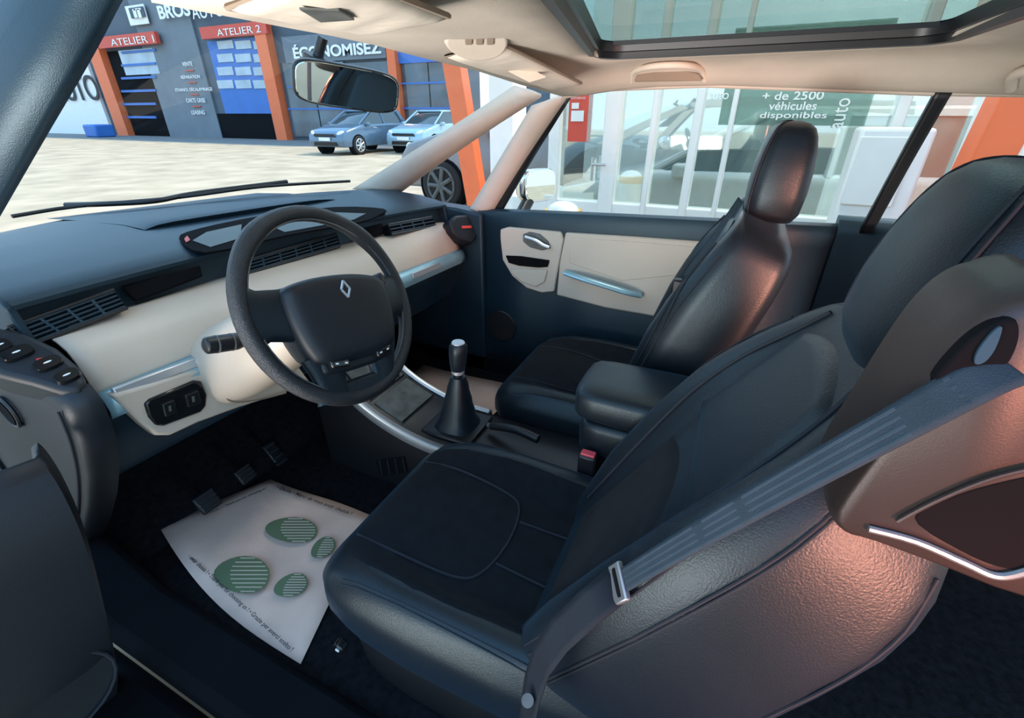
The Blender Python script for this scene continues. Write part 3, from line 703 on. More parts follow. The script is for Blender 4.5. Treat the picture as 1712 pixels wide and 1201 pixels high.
# ------------------------------------------------------------------ paper mats
pm = thing('paper_mat', 'cream paper floor mat printed with green footprints in the driver footwell', 'paper mat', (-.46, 1.0, .335))
c = [P(266, 882, z=.345), P(452, 802, z=.35), P(622, 862, z=.335), P(503, 1112, z=.335)]
def pmz(a, b): return .004*math.sin(7*a+3*b)+.02*(1-b)**4*(1-a)**3
rows = []
for i in range(15):
    a = i/14; r = []
    for j in range(11):
        b = j/10
        e = (c[0]*(1-b)+c[1]*b)*(1-a)+(c[3]*(1-b)+c[2]*b)*a
        e.z += pmz(a, b)
        if 0 < a < 1 and b == 0: e.x -= .03*math.sin(math.pi*a)
        r.append(e)
    rows.append(r)
bm = NB(); grid(bm, rows); obj('sheet', bm, 'paper', pm, solid=.0012, angle=80)
def foot(cu, cv, pts, name):
    bm = NB(); f = [P(cu+x, cv+y, z=.352) for x, y in pts]
    prism(bm, f, (0, 0, -.001)); o = obj(name, bm, 'green', pm)
    bm = NB()
    xs_ = [x for x, y in pts]; ys_ = [y for x, y in pts]
    k = 9
    for i in range(k):
        yy = min(ys_)+(i+.5)*(max(ys_)-min(ys_))/k
        X = []
        for q in range(len(pts)):
            (xa, ya), (xb, yb) = pts[q], pts[(q+1) % len(pts)]
            if (ya-yy)*(yb-yy) < 0: X.append(xa+(xb-xa)*(yy-ya)/(yb-ya))
        if len(X) >= 2:
            x0, x1 = min(X)+3, max(X)-3; m = x0*.72+x1*.28
            if x1-m > 4: prism(bm, [P(cu+m, cv+yy-.8, z=.3535), P(cu+x1, cv+yy-.8, z=.3535), P(cu+x1, cv+yy+.8, z=.3535), P(cu+m, cv+yy+.8, z=.3535)], (0, 0, -.001))
    obj('print_stripe', bm, 'greenpale', o)
def ell(a, b, rot, n=22, cut=None):
    out = []
    for k in range(n):
        t = 2*math.pi*k/n; x, y = a*math.cos(t), b*math.sin(t)*(1+.15*math.cos(t))
        out.append((x*math.cos(rot)-y*math.sin(rot), x*math.sin(rot)+y*math.cos(rot)))
    return out
foot(487, 886, ell(44, 21, .05), 'footprint')
foot(540, 916, ell(23, 15, -.6), 'footprint')
foot(404, 961, ell(47, 31, 0), 'footprint')
foot(486, 979, ell(30, 18, -.35), 'footprint')
zt = .353
def mtext(s, pa, pb, inward):
    a = P(*pa, z=zt); b = P(*pb, z=zt); d = (b-a).normalized()
    u_ = ZZ.cross(d)
    text(s, 'ink', (a+b)/2, d, u_, (b-a).length, pm, height=.013, bold=.012)
mtext('• Merci de nous avoir choisis ! • Thank you for choosing us !', (286, 886), (446, 816), 1)
mtext('• Danke • Merci de nous avoir choisis !', (464, 814), (588, 859), 1)
mtext('• Merci de nous avoir choisis ! • Thank you for choosing us ! • Grazie per averci scelto !', (287, 904), (488, 1088), 1)
p2 = thing('paper_mat', 'cream paper mat in the passenger footwell beyond the gear lever', 'paper mat', (.42, .95, .335))
bm = NB(); grid(bm, [[(.22+.38*i/4, .72+.5*j/4, .345+.006*math.sin(i*2+j)) for j in range(5)] for i in range(5)]); obj('sheet', bm, 'paper', p2, solid=.0015, angle=80)

# ------------------------------------------------------------------ centre console
cc = thing('centre_console', 'dark centre console with grey lids and silver side trims', 'console', (0, .7, .33))
prof = [(1.12, .82), (1.05, .76), (.97, .665), (.90, .612), (.80, .572), (.70, .552), (.45, .545), (.1, .545), (-.3, .54)]
bm = NB(); loft(bm, [[V((x, y, z-.008*(abs(x) > .1))) for y, z in prof]+[V((x, -.3, .33)), V((x, 1.12, .33))] for x in (-.118, -.1, .1, .118)]); obj('body', bm, 'plasticblk', cc, .004)
for s_ in (-1, 1):
    bm = NB(); rows = []
    for p in catmull([V((y, z, 0)) for y, z in [(1.06, .79)]+prof[2:6]+[(.60, .548)]], 5):
        y, z = p.x, p.y
        rows.append([V((s_*.102, y, z+.004)), V((s_*.124, y, z+.002)), V((s_*.128, y, z-.018))])
    grid(bm, rows); obj('side_trim', bm, 'silver', cc, solid=.004)
for i, (ya, yb) in enumerate(((1.02, .915), (.905, .80))):
    za = interp([.70, .80, .90, .97, 1.05], [.552, .572, .612, .665, .76], ya); zb = interp([.70, .80, .90, .97, 1.05], [.552, .572, .612, .665, .76], yb)
    bm = NB(); prism(bm, [(-.085, ya, za+.006), (.085, ya, za+.006), (.085, yb, zb+.006), (-.085, yb, zb+.006)], (0, 0, -.01)); obj('storage_lid', bm, 'lid', cc, .003)
    bm = NB(); tube(bm, [(-.085, yb, zb+.007), (.085, yb, zb+.007)], .0025, 6); obj('lid_gap', bm, 'hole', cc)
# small grille low on the console side
gx = -.121
bm = NB(); prism(bm, [P(u, v, x=gx) for u, v in ((628, 770), (676, 764), (682, 790), (636, 797))], (.004, 0, 0)); vg = obj('floor_vent', bm, 'hole', cc)
for i in range(4):
    u = 634+i*13
    bm = NB(); tube(bm, [P(u, 769-i*1.4, x=gx-.001), P(u+5, 795-i*1.6, x=gx-.001)], .0022, 6); obj('vent_bar', bm, 'stitch', vg)
gl = thing('gear_lever', 'black gear lever with leather gaiter and silver topped knob', 'gear lever', (0, .655, .552))
kn = P(766, 574, x=0); bsn = V((0, .655, .555))
ax_ = (kn-bsn).normalized()
bm = NB(); rg = []
for f, r_ in ((0, .066), (.05, .060), (.12, .050), (.20, .046), (.28, .040), (.36, .037), (.44, .031), (.52, .028), (.58, .023), (.62, .020)):
    rg.append(ring(bsn*(1-f)+kn*f, 0, V((1, 0, 0)), V((0, 1, 0)), r_, r_*1.05, 20, 2.4+.8*(1-f)))
loft(bm, rg); obj('gaiter', bm, 'leather', gl)
bm = NB(); box(bm, (0, .655, .558), (.16, .17, .012)); obj('surround', bm, 'plasticblk', gl, .005)
bm = NB(); rg = []
for f, r_ in ((.60, .014), (.68, .014), (.70, .020), (.78, .024), (.90, .027), (.97, .026), (1.0, .020), (1.01, .006)):
    rg.append(ring(bsn*(1-f)+kn*f, 0, V((1, 0, 0)), V((0, 1, 0)), r_, r_, 20))
loft(bm, rg); kb = obj('knob', bm, 'leather', gl)
bm = NB(); cyl(bm, kn+ax_*.0, ax_, .019, .008); obj('knob_cap', bm, 'silver', kb, .002)
bm = NB(); cyl(bm, bsn*.32+kn*.68, ax_, .019, .012); obj('collar', bm, 'silver', kb, .002)
hbk = thing('handbrake', 'black handbrake lever lying beside the gear lever', 'handbrake', P(860, 720, x=.0))
bm = NB(); tube(bm, [P(822, 712, x=.02), P(850, 716, x=.01), P(872, 722, x=.0), P(900, 735, x=-.01)], .013, 10, smooth=3); obj('grip', bm, 'plasticblk', hbk)
bm = NB(); cyl(bm, P(822, 712, x=.02), P(822, 712, x=.02)-P(850, 716, x=.01), .008, .03); obj('release_button', bm, 'greyplast', hbk)
# armrest
ar = thing('armrest', 'padded black leather armrest between the two front seats', 'armrest', (0, .1, .55))
def padbox(bm, x0, x1, y0, y1, z0, z1, e=4, n=36):
    rg = []
    L = y1-y0
    for f, k in ((0, .55), (.02, .82), (.06, .95), (.15, 1), (.5, 1.02), (.85, 1), (.94, .95), (.98, .82), (1, .55)):
        rg.append(ring(V(((x0+x1)/2, y0+L*f, (z0+z1)/2)), 0, V((1, 0, 0)), V((0, 0, 1)), (x1-x0)/2*k, (z1-z0)/2*k, n, e))
    return loft(bm, rg)
bm = NB(); padbox(bm, -.105, .105, -.14, .265, .755, .848); obj('lid', bm, 'leather', ar, angle=70)
bm = NB(); padbox(bm, -.095, .098, -.14, .25, .655, .76, 5); obj('box', bm, 'leather', ar, angle=70)
bm = NB(); box(bm, (0, .06, .60), (.14, .30, .12)); obj('base', bm, 'plasticblk', ar, .01)

# ------------------------------------------------------------------ seats
def seat(label, x0, s, yo, py, pz, th, L, hc, hl, near, hs=1.0):
    t = thing('bucket_seat', label, 'seat', (x0, .3+yo, .33))
    CY = [0, .05, .2, .4, .52, .59, .63, .655]
    CW = [.235, .25, .262, .268, .262, .245, .215, .14]
    CT = [.605, .597, .592, .606, .620, .618, .595, .555]
    CB = [.47, .46, .45, .45, .455, .47, .49, .52]
    CH = [.04, .058, .062, .052, .032, .014, .004, 0]
    E = 4.0
    bol = lambda r: sstep(.5, .8, r)*(1-.5*sstep(.88, 1, r))
    def par(y):
        return [interp(CY, a, y) for a in (CW, CT, CB, CH)]
    def ctop(X, y, off=0):
        w, zt, zb, bh = par(y); r = min(.999, abs(X)/w); mid = (zt+zb)/2; h = (zt-zb)/2
        return V((x0+s*X, y+yo, mid+h*(1-r**E)**(1/E)+bh*bol(r)+off))
    bm = NB(); rg = []
    yy = [0, .02, .05, .1, .15, .2, .26, .32, .38, .44, .5, .54, .57, .59, .61, .63, .645, .655]
    for y in yy:
        w, zt, zb, bh = par(y); mid = (zt+zb)/2; h = (zt-zb)/2; r = []
        for k in range(64):
            a = 2*math.pi*k/64; c_, s_ = math.cos(a), math.sin(a)
            X = w*math.copysign(abs(c_)**(2/E), c_); Z = mid+h*math.copysign(abs(s_)**(2/E), s_)
            if s_ > 0: Z += bh*bol(abs(X)/w)
            else: X *= (1-.05*abs(s_))
            r.append(V((x0+s*X, y+yo, Z)))
        rg.append(r)
    loft(bm, rg); cu = obj('seat_cushion', bm, 'leather', t, angle=80)
    bm = NB(); rows = []
    for i in range(22):
        y = .03+.595*i/21; r = []
        for j in range(25):
            k = -1+2*j/24
            w = par(y)[0]*(.80-.08*abs(.5-i/21))
            e_ = .004 if (0 < i < 21 and 0 < j < 24) else -.004
            r.append(ctop(w*k, y, e_))
        rows.append(r)
    grid(bm, rows); ci = obj('cushion_insert', bm, 'fabric', cu, angle=80)
    for pts, r_ in ((((.13, .60), (.135, .5), (.125, .36), (.09, .315), (0, .30), (-.09, .315), (-.125, .36), (-.135, .5), (-.13, .60)), .003),
                    (((-.06, .30), (-.065, .16), (-.06, .04)), .0025), (((.06, .30), (.065, .16), (.06, .04)), .0025)):
        bm = NB(); tube(bm, [ctop(X, y, .0055) for X, y in pts], r_, 6, smooth=6); obj('cushion_seam', bm, 'stitch', cu)
    for X in (-.232, -.238, .235):
        bm = NB(); tube(bm, [ctop(X, y, .001) for y in [.05+.045*i for i in range(12)]], .0013, 6); obj('bolster_stitching', bm, 'stitch', cu)
    # base valance
    bm = NB(); rg = []
    for z, k in ((.335, .93), (.36, .96), (.44, .98), (.475, .96)):
        rg.append(ring(V((x0, .27+yo, z)), 0, V((1, 0, 0)), V((0, 1, 0)), .262*k, .335*k, 40, 5))
    loft(bm, rg); vb = obj('seat_base', bm, 'plasticblk', t, angle=60)
    if near:
        c_ = P(570, 1080, x=x0-.258); bm = NB(); cyl(bm, c_, (1, 0, 0), .014, .02); kb_ = obj('adjuster_switch', bm, 'gloss', vb, .003)
        bm = NB(); box(bm, c_+V((-.011, 0, 0)), (.002, .008, .005)); obj('switch_mark', bm, 'white', kb_)
    # backrest
    EB = 5.0 if near else 6.0
    ct, sn = math.cos(th), math.sin(th)
    def B(X, n, a): return V((x0+s*X, py+n*ct-a*sn, pz+n*sn+a*ct))
    k = L/.66
    A_ = [0, .05, .15, .3, .42, .5, .56, .61, .64, .66]
    BW = [.225, .24, .256, .266, .264, .250, .228, .195, .16, .10] if near else [.225, .24, .252, .262, .265, .262, .255, .245, .22, .16]
    BD = [.27, .26, .245, .225, .20, .19, .165, .13, .10, .055] if near else [.165, .18, .185, .18, .175, .17, .165, .155, .135, .09]
    BB = [.02, .03, .048, .055, .050, .036, .022, .01, .004, 0]
    def bp(a): return [interp([q*k for q in A_], q2, a) for q2 in (BW, BD, BB)]
    def bfront(X, a, off=0):
        w, d, bb = bp(a); r = min(.999, abs(X)/w)
        return B(X, -d/2+d/2*(1-r**EB)**(1/EB)+bb*bol(r)+off, a)
    def bring(g, a, off=1.0):
        w, d, bb = bp(a); c_, s_ = math.cos(g), math.sin(g)
        X = w*math.copysign(abs(c_)**(2/EB), c_); N = -d/2+d/2*math.copysign(abs(s_)**(2/EB), s_)
        if s_ > 0: N += bb*bol(abs(X)/w)
        return B(X*off, N, a)
    bm = NB(); rg = []
    aa = [0, .02, .05, .1, .15, .2, .25, .3, .35, .4, .44, .48, .52, .55, .58, .61, .63, .645, .66]
    for a in aa:
        rg.append([bring(2*math.pi*q/64, a*k) for q in range(64)])
    loft(bm, rg); bk = obj('backrest', bm, 'leather', t, angle=80)
    # fabric insert low on the back, then a raised leather panel above it
    def patch(a0, a1, w0, w1, name, m, lift, curve):
        bm = NB(); rows = []
        for i in range(16):
            a = (a0+(a1-a0)*i/15)*k; r = []
            for j in range(17):
                q = -1+2*j/16; w = w0+(w1-w0)*(i/15)
                e_ = lift if (0 < i < 15 and 0 < j < 16) else -.004
                aj = a-(curve*(q*q) if i > 8 else 0)*((i-8)/7 if i > 8 else 0)
                r.append(bfront(w*q, aj, e_))
            rows.append(r)
        grid(bm, rows); return obj(name, bm, m, bk, angle=80)
    patch(.03, .36, .125, .145, 'backrest_insert', 'fabric', .004, .05)
    patch(.375, .625, .165, .115, 'shoulder_panel', 'leather', .007, .03)
    for g in (-1, 1):
        for pts, r_ in ((((.15, .05), (.165, .2), (.175, .34), (.175, .42), (.165, .50), (.135, .58), (.11, .63)), .0026), (((.225, .06), (.245, .2), (.25, .32), (.245, .42), (.225, .5), (.19, .58)), .0018), (((.217, .06), (.237, .2), (.242, .32), (.237, .42), (.217, .5), (.182, .58)), .0015)):
            bm = NB(); tube(bm, [bfront(g*X, a*k, .002) for X, a in pts], r_, 6, smooth=5); obj('backrest_seam', bm, 'stitch', bk)
    gs = ((rad(166), .0020), (rad(168.5), .0016), (rad(197), .0018)) if near else ((rad(150), .0022), (rad(30), .0022))
    for g, r_ in gs:
        bm = NB(); tube(bm, [bring(g, (.02+.05*i)*k, 1.003) for i in range(12)], r_, 6, smooth=3); obj('side_seam', bm, 'stitch', bk)
    # headrest
    hc = V(hc); hu = V((0, -math.sin(hl), math.cos(hl))); hn = V((0, math.cos(hl), math.sin(hl)))
    bm = NB(); rg = []
    if near:
        HR = [(-.118, .085, .035), (-.112, .11, .050), (-.09, .130, .061), (-.04, .139, .066), (.01, .138, .065), (.05, .130, .060), (.08, .115, .052), (.098, .092, .041), (.108, .06, .026), (.112, .025, .010)]; he = 2.8
    else:
        HR = [(-.108, .10, .040), (-.103, .122, .052), (-.085, .134, .062), (-.04, .138, .065), (.01, .136, .063), (.05, .128, .058), (.08, .115, .050), (.096, .098, .042), (.105, .07, .030), (.109, .03, .012)]; he = 4.2
    for h, w, d in HR: rg.append(ring(hc+hu*h, 0, V((s, 0, 0)), hn, w, d, 40, he))
    loft(bm, rg); hr = obj('headrest', bm, 'leather', t, angle=80)
    for g0 in (2.30, 2.42, .80, .72):
        pts = []
        for h, w, d in HR[1:]:
            c_, s_ = math.cos(g0), math.sin(g0)
            pts.append(hc+hu*h+V((s, 0, 0))*(w*math.copysign(abs(c_)**(2/he), c_)*1.005)+hn*(d*abs(s_)**(2/he)*1.01))
        bm = NB(); tube(bm, pts, .0018, 6, smooth=3); obj('headrest_stitching', bm, 'stitch', hr)
    for g in (-.05, .05):
        bm = NB(); cyl(bm, hc-hu*.14+V((g, 0, 0)), hu, .007, .08); obj('headrest_post', bm, 'silver', t)
    return t, bfront, B
ds, dfront, DB = seat('black leather driver seat nearest the camera with integrated belt', -.375, 1, 0, .19, .60, rad(31), .70, (-.378, -.230, 1.272), rad(14), True)
ps, pfront, PB = seat('black leather passenger seat beyond the armrest, next to the far door', .385, -1, -.02, .20, .62, rad(20), .635, (.385, -.085, 1.298), rad(3), False)
# belt housing on driver's seat shoulder
bm = NB()
out = closedcat([(1386, 838), (1400, 874), (1450, 890), (1560, 930), (1700, 982), (1800, 980), (1815, 730), (1800, 490), (1712, 486), (1650, 508), (1590, 555), (1530, 628), (1455, 735)], 3)
rg = []
for x, k in ((-.652, .90), (-.648, .95), (-.638, .985), (-.62, 1.0), (-.57, 1.0), (-.55, .96)):
    pts = [P(u, v, x=-.635) for u, v in out]; cen = sum(pts, V())/len(pts)
    rg.append([V((x, (cen+(p-cen)*k).y, (cen+(p-cen)*k).z)) for p in pts])
loft(bm, rg); hsg = obj('belt_housing', bm, 'housing', ds, angle=60)
bm = NB(); prism(bm, [P(u, v, x=-.6525) for u, v in closedcat([(1520, 866), (1600, 822), (1712, 792), (1790, 780), (1790, 950), (1690, 958), (1600, 925)], 4)], (.01, 0, 0)); obj('handle_recess', bm, 'hole', hsg, .004)
bm = NB(); tube(bm, [P(u, v, x=-.654) for u, v in ((1452, 884), (1530, 905), (1610, 940), (1660, 962), (1700, 960), (1760, 940))], .003, 8, smooth=4); obj('release_handle', bm, 'steel', hsg)
bm = NB(); tube(bm, [P(u, v, x=-.655) for u, v in ((1500, 872), (1560, 840), (1640, 806), (1712, 786), (1780, 775))], .0018, 8, smooth=4); obj('recess_lip', bm, 'housing', hsg)
bm = NB(); prism(bm, [P(u, v, x=-.655) for u, v in closedcat([(1560, 645), (1592, 598), (1640, 556), (1695, 534), (1706, 566), (1686, 612), (1640, 655), (1590, 676)], 4)], (.012, 0, 0)); obj('belt_slot', bm, 'hole', hsg, .003)
bm = NB(); prism(bm, [P(u, v, x=-.657) for u, v in closedcat([(1630, 608), (1636, 586), (1660, 556), (1676, 548), (1664, 584), (1646, 606)], 3)], (.002, 0, 0)); obj('slot_glint', bm, 'slotglint', hsg)  # blue glint inside the slot, laid on as a coloured patch

# ------------------------------------------------------------------ seat belts
sb = thing('seat_belt', 'grey seat belt webbing running down across the driver seat bolster', 'seat belt', (-.6, 0, .7))
a = P(1605, 652, x=-.664); b = P(1040, 972, t=.545)
bd = (b-a).normalized()
def ribbon(pts, w, wd, m, name, par, th=.0016):
    pts = [V(p) for p in pts]; rows = []
    for i, p in enumerate(pts):
        d = (pts[min(i+1, len(pts)-1)]-pts[max(i-1, 0)]).normalized(); q = V(wd[i] if isinstance(wd, list) else wd); q = (q-d*q.dot(d)).normalized()
        rows.append([p-q*w/2, p-q*w*.3, p-q*w*.1, p+q*w*.1, p+q*w*.3, p+q*w/2])
    bm = NB(); grid(bm, rows); return obj(name, bm, m, par, solid=th, angle=80)
wd = V((.75, .45, .30))
mid = [a+(b-a)*f+V((-.003, .003, .003))*math.sin(math.pi*f) for f in (0, .12, .25, .4, .55, .7, .85, 1)]
path = catmull([P(1690, 612, x=-.655), P(1655, 626, x=-.660)]+mid, 4)
BWD = .0265
stp = ribbon(path, BWD, wd, 'belt', 'strap', sb)
for g in (-.36, -.12, .12, .36):
    wv = (wd-bd*wd.dot(bd)).normalized()*BWD*g
    ribbon([p+wv+V((-.0006, .0003, .0006)) for p in mid], .0026, wd, 'beltstripe', 'stripe', stp, .0003)
tp = b
wv = (wd-bd*wd.dot(bd)).normalized(); nv = bd.cross(wv).normalized()
def plate(c, w, l, th, m, name, bev):
    bm = NB(); prism(bm, [c+wv*w*i+bd*l*j for i, j in ((-.5, -.5), (.5, -.5), (.5, .35), (.35, .5), (-.35, .5), (-.5, .35))], nv*th); return obj(name, bm, m, sb, bev)
tg = plate(tp+bd*.008-nv*.004, .044, .026, .008, 'steel', 'tongue', .002)
plate(tp+bd*.034-nv*.002, .028, .028, .005, 'silver', 'tongue_plate', .001)
plate(tp+bd*.006-nv*.0055, .032, .006, .011, 'hole', 'tongue_slot', .0005)
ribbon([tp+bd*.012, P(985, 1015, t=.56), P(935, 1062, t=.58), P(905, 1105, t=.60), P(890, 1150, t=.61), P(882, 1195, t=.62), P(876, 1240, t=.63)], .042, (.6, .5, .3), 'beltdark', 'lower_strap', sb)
bm = NB(); cyl(bm, P(882, 1172, t=.60), ray(882, 1172), .008, .012); obj('anchor_bolt', bm, 'greyplast', sb)
sb2 = thing('seat_belt', 'thin dark seat belt hanging past the passenger seat shoulder', 'seat belt', P(1180, 420, x=.58))
ribbon([P(1240, 335, x=.40), P(1205, 385, x=.42), P(1160, 445, x=.42), P(1115, 510, x=.42)], .03, (.6, .6, .3), 'belt', 'strap', sb2)
bm = NB(); box(bm, P(1132, 480, x=.40), (.03, .03, .05)); obj('tongue', bm, 'plasticblk', sb2, .006)
bk = thing('belt_buckle', 'black belt buckle with red release button beside the driver cushion', 'buckle', P(980, 775, x=-.1))
c = P(982, 778, x=-.115)
bm = NB(); box(bm, c, (.03, .045, .07)); b_ = obj('housing', bm, 'plasticblk', bk, .006)
bm = NB(); box(bm, c+V((0, 0, .036)), (.02, .035, .008)); obj('release_button', bm, 'redbutton', bk, .002)

# ------------------------------------------------------------------ passenger door
pdr = thing('vehicle_door', 'far passenger door with cream trim panel and silver pull bar', 'car door', (.74, .3, .4))
rows = []
for y, zt in ((-.335, 1.108), (-.1, 1.1), (.2, 1.09), (.5, 1.08), (.75, 1.07), (.96, 1.06)):
    rows.append([V((.775, y, zt-.004)), V((.75, y, zt+.004)), V((.735, y, zt)), V((.728, y, zt-.02)), V((.735, y, zt-.06)), V((.74, y, .9)), V((.735, y, .75)), V((.72, y, .6)), V((.735, y, .3))])
bm = NB(); grid(bm, rows); obj('door_shell', bm, 'plastic', pdr, solid=.02, angle=50)
def dp(name, pix, x, d, m, par, bev=.006, seg=3): return pix_prism(name, pix, (x, 0, 0), (-1, 0, 0), d, m, par, bev, seg)
tpn = dp('trim_panel', [(945, 389), (1060, 396), (1182, 405), (1172, 435), (1148, 470), (1100, 531), (1010, 515), (930, 494), (935, 440)], .712, .02, 'creamdoor', pdr, .008)
dp('front_panel', [(836, 384), (850, 380), (938, 388), (942, 400), (936, 432), (926, 488), (905, 490), (880, 482), (856, 462), (840, 435), (836, 400)], .712, .02, 'creamdoor', pdr, .006)
dp('inner_swage', [(952, 398), (1060, 404), (1170, 414), (1135, 460), (1040, 470), (952, 440)], .709, .006, 'creamdoor', pdr, .005)
hd = dp('door_handle', [(874, 392), (885, 388), (902, 392), (916, 404), (920, 416), (905, 419), (886, 414), (874, 404)], .706, .008, 'greyplast', pdr, .003)
bm = NB(); tube(bm, [P(878, 396, x=.695), P(895, 402, x=.69), P(908, 410, x=.69), P(918, 414, x=.695)], .007, 8, smooth=3); obj('lever', bm, 'silver', hd)
dp('pocket', [(845, 428), (870, 429), (918, 436), (915, 447), (900, 448), (868, 445), (850, 440)], .704, .01, 'hole', pdr, .003)
dp('pocket_lid', [(852, 450), (915, 452), (910, 472), (895, 480), (872, 472), (858, 460)], .704, .008, 'creamdoor', pdr, .004)
bm = NB(); tube(bm, [P(946, 456, x=.70), P(975, 466, x=.675), P(1020, 480, x=.67), P(1050, 489, x=.675), P(1070, 493, x=.70)], .019, 10, flat=.6, smooth=4); obj('pull_bar', bm, 'tealsilver', pdr)
bm = NB(); cyl(bm, P(838, 545, x=.712), (1, 0, 0), .075, .012, 32); obj('speaker_grille', bm, 'plasticblk', pdr, .004)
# exterior door mirror
dm = thing('door_mirror', 'chrome cased door mirror outside the passenger window', 'mirror', P(900, 320, x=.95))
c = P(901, 310, x=.92)
nf = V((-.46, -.885, .07)).normalized(); mxx = V((.885, -.46, 0)).normalized(); mzz = nf.cross(mxx); mzz = mzz if mzz.z > 0 else -mzz
bm = NB(); rg = []
for d_, k in ((.012, .93), (0, 1), (-.03, 1.0), (-.06, .85), (-.085, .45)):
    rg.append(ring(c+nf*d_, 0, mxx, mzz, .090*k, .066*k, 36, 4.0))
loft(bm, rg); hm = obj('housing', bm, 'chrome', dm)
bm = NB(); loft(bm, [ring(c+nf*.011, 0, mxx, mzz, .081, .057, 36, 4.0), ring(c+nf*.0135, 0, mxx, mzz, .079, .055, 36, 4.0)]); obj('mirror_glass', bm, 'mirror', dm)
bm = NB(); tube(bm, [c+V((-.03, .03, -.05)), c+V((-.13, .03, -.11))], .025, 10); obj('stem', bm, 'plasticblk', dm)

# driver's open door, bottom left
dd = thing('vehicle_door', 'dark inner panel of the open driver door at lower left', 'car door', (-.82, 1.05, .3))
ed = [(58, 770, -.80), (72, 784, -.80), (98, 825, -.805), (128, 890, -.815), (150, 960, -.83), (170, 1040, -.85), (186, 1110, -.865), (190, 1170, -.875), (175, 1240, -.885)]
pe = catmull([P(u, v, x=x) for u, v, x in ed], 3); off = V((-.5, .05, .05))
rows = [[p+V((.02, .05, 0)), p+V((.006, .012, 0)), p, p+off*.1, p+off*.5, p+off] for p in pe]
bm = NB(); grid(bm, rows); obj('inner_panel', bm, 'charcoal', dd, solid=.012, angle=60)
p0_ = P(186, 1150, x=-.872); u1 = V((off.x, off.y, 0)).normalized(); nn_ = u1.cross(ZZ); nn_ = nn_ if nn_.y < 0 else -nn_
cu_ = PL(92, 1178, p0_+nn_*.12, nn_)
bm = NB(); tube(bm, [cu_+u1*(.086*math.cos(k*.2618))+ZZ*(.086*math.sin(k*.2618)) for k in range(24)], .003, 6, True); obj('speaker_ring', bm, 'stitch', dd)
bm = NB(); loft(bm, [ring(cu_-nn_*.11, 0, u1, ZZ, .095, .095, 32), ring(cu_-nn_*.004, 0, u1, ZZ, .088, .088, 32), ring(cu_-nn_*.008, 0, u1, ZZ, .06, .06, 32)]); obj('speaker_grille', bm, 'charcoal', dd)

# ------------------------------------------------------------------ roof items
mr = thing('rear_view_mirror', 'rounded rear view mirror with black casing hung at the windscreen top', 'mirror', P(570, 105, t=1.0))
c = P(582, 146, t=.97)
mx = V((.80, -.55, -.12)).normalized(); mz = (ray(582, 146)*-1).normalized(); mz = V((mz.x*.4-.1, mz.y, mz.z*.4-.16)).normalized()
mz = (mz-mx*mz.dot(mx)).normalized(); my = mz.cross(mx); my = my if my.z > 0 else -my
bm = NB(); rg = []
for d_, k in ((-.04, .5), (-.03, .85), (-.012, 1), (.004, 1.0), (.008, .975)):
    rg.append(ring(c+mz*d_, 0, mx, my, .108*k, .041*(k if d_ > -.02 else k*.95), 40, 4.5))
loft(bm, rg); cs = obj('casing', bm, 'plasticblk', mr)
bm = NB(); loft(bm, [ring(c+mz*.0085, 0, mx, my, .1035, .0378, 40, 4.5), ring(c+mz*.010, 0, mx, my, .102, .0365, 40, 4.5)]); obj('mirror_glass', bm, 'mirror', cs)
bm = NB(); tube(bm, [c-mz*.03, P(548, 112, t=.99), P(532, 98, t=1.0), P(540, 62, t=.98)], .011, 10, smooth=3); obj('stem', bm, 'plasticblk', mr)
bm = NB(); cyl(bm, P(530, 102, t=1.0), V((0, -.4, .9)), .03, .02); obj('mounting_foot', bm, 'plasticblk', mr, .005)
def visor(label, quad, th):
    t = thing('sun_visor', label, 'sun visor', quad[0])
    a, b, c_, d_ = quad; rows = []
    nn = (b-a).cross(d_-a).normalized(); nn = nn if nn.z < 0 else -nn
    for i in range(17):
        f = i/16; r = []
        for j in range(11):
            g = j/10
            p = (a*(1-f)+b*f)*(1-g)+(d_*(1-f)+c_*f)*g
            bulge = max(0, (1-abs(2*f-1)**8))**.5*max(0, (1-abs(2*g-1)**4))**.5
            wr = .0016*math.sin(22*f+5*g)*math.sin(math.pi*g)
            r.append(p+nn*(th*bulge+wr))
        rows.append(r)
    bm = NB(); grid(bm, rows); o = obj('pad', bm, 'visor', t, solid=.004, angle=80)
    bm = NB(); e = [a, b, c_, d_]
    tube(bm, [q for q in e], .0035, 6, True); obj('edge_shade', bm, 'seamshade', t)  # dark tube stands in for the shadow line around the visor
    return t, o, nn
v1, o1, n1 = visor('folded up cream sun visor on the driver side of the windscreen', [P(380, 12, z=1.518), P(612, 52, z=1.520), P(750, 27, z=1.522), P(560, -50, z=1.518)], .008)
v2, o2, n2 = visor('folded up cream sun visor on the passenger side of the windscreen', [P(745, 94, t=.98), P(926, 148, t=1.34), P(972, 139, t=1.20), P(836, 72, t=.90)], .010)
bm = NB(); prism(bm, [P(u, v, t=1.06) for u, v in ((850, 118), (880, 110), (912, 128), (885, 136))], (0, 0, -.002)); obj('airbag_label', bm, 'liner', v2)
bm = NB(); prism(bm, [P(u, v, z=1.508) for u, v in ((500, 12), (566, 14), (592, 30), (536, 34))], (0, 0, -.002)); obj('vanity_cover', bm, 'greyplast', v1)
oc = thing('overhead_console', 'cream overhead lamp console between the two sun visors', 'lamp console', P(800, 65, x=.02))
oc0 = P(800, 66, t=.86); ocd = (-.35, -.35, -.87)
pix_prism('housing', closedcat([(744, 76), (752, 56), (776, 46), (812, 45), (842, 56), (850, 76), (835, 96), (800, 104), (765, 96)], 3), oc0, ocd, .02, 'liner', oc, .006, 3)
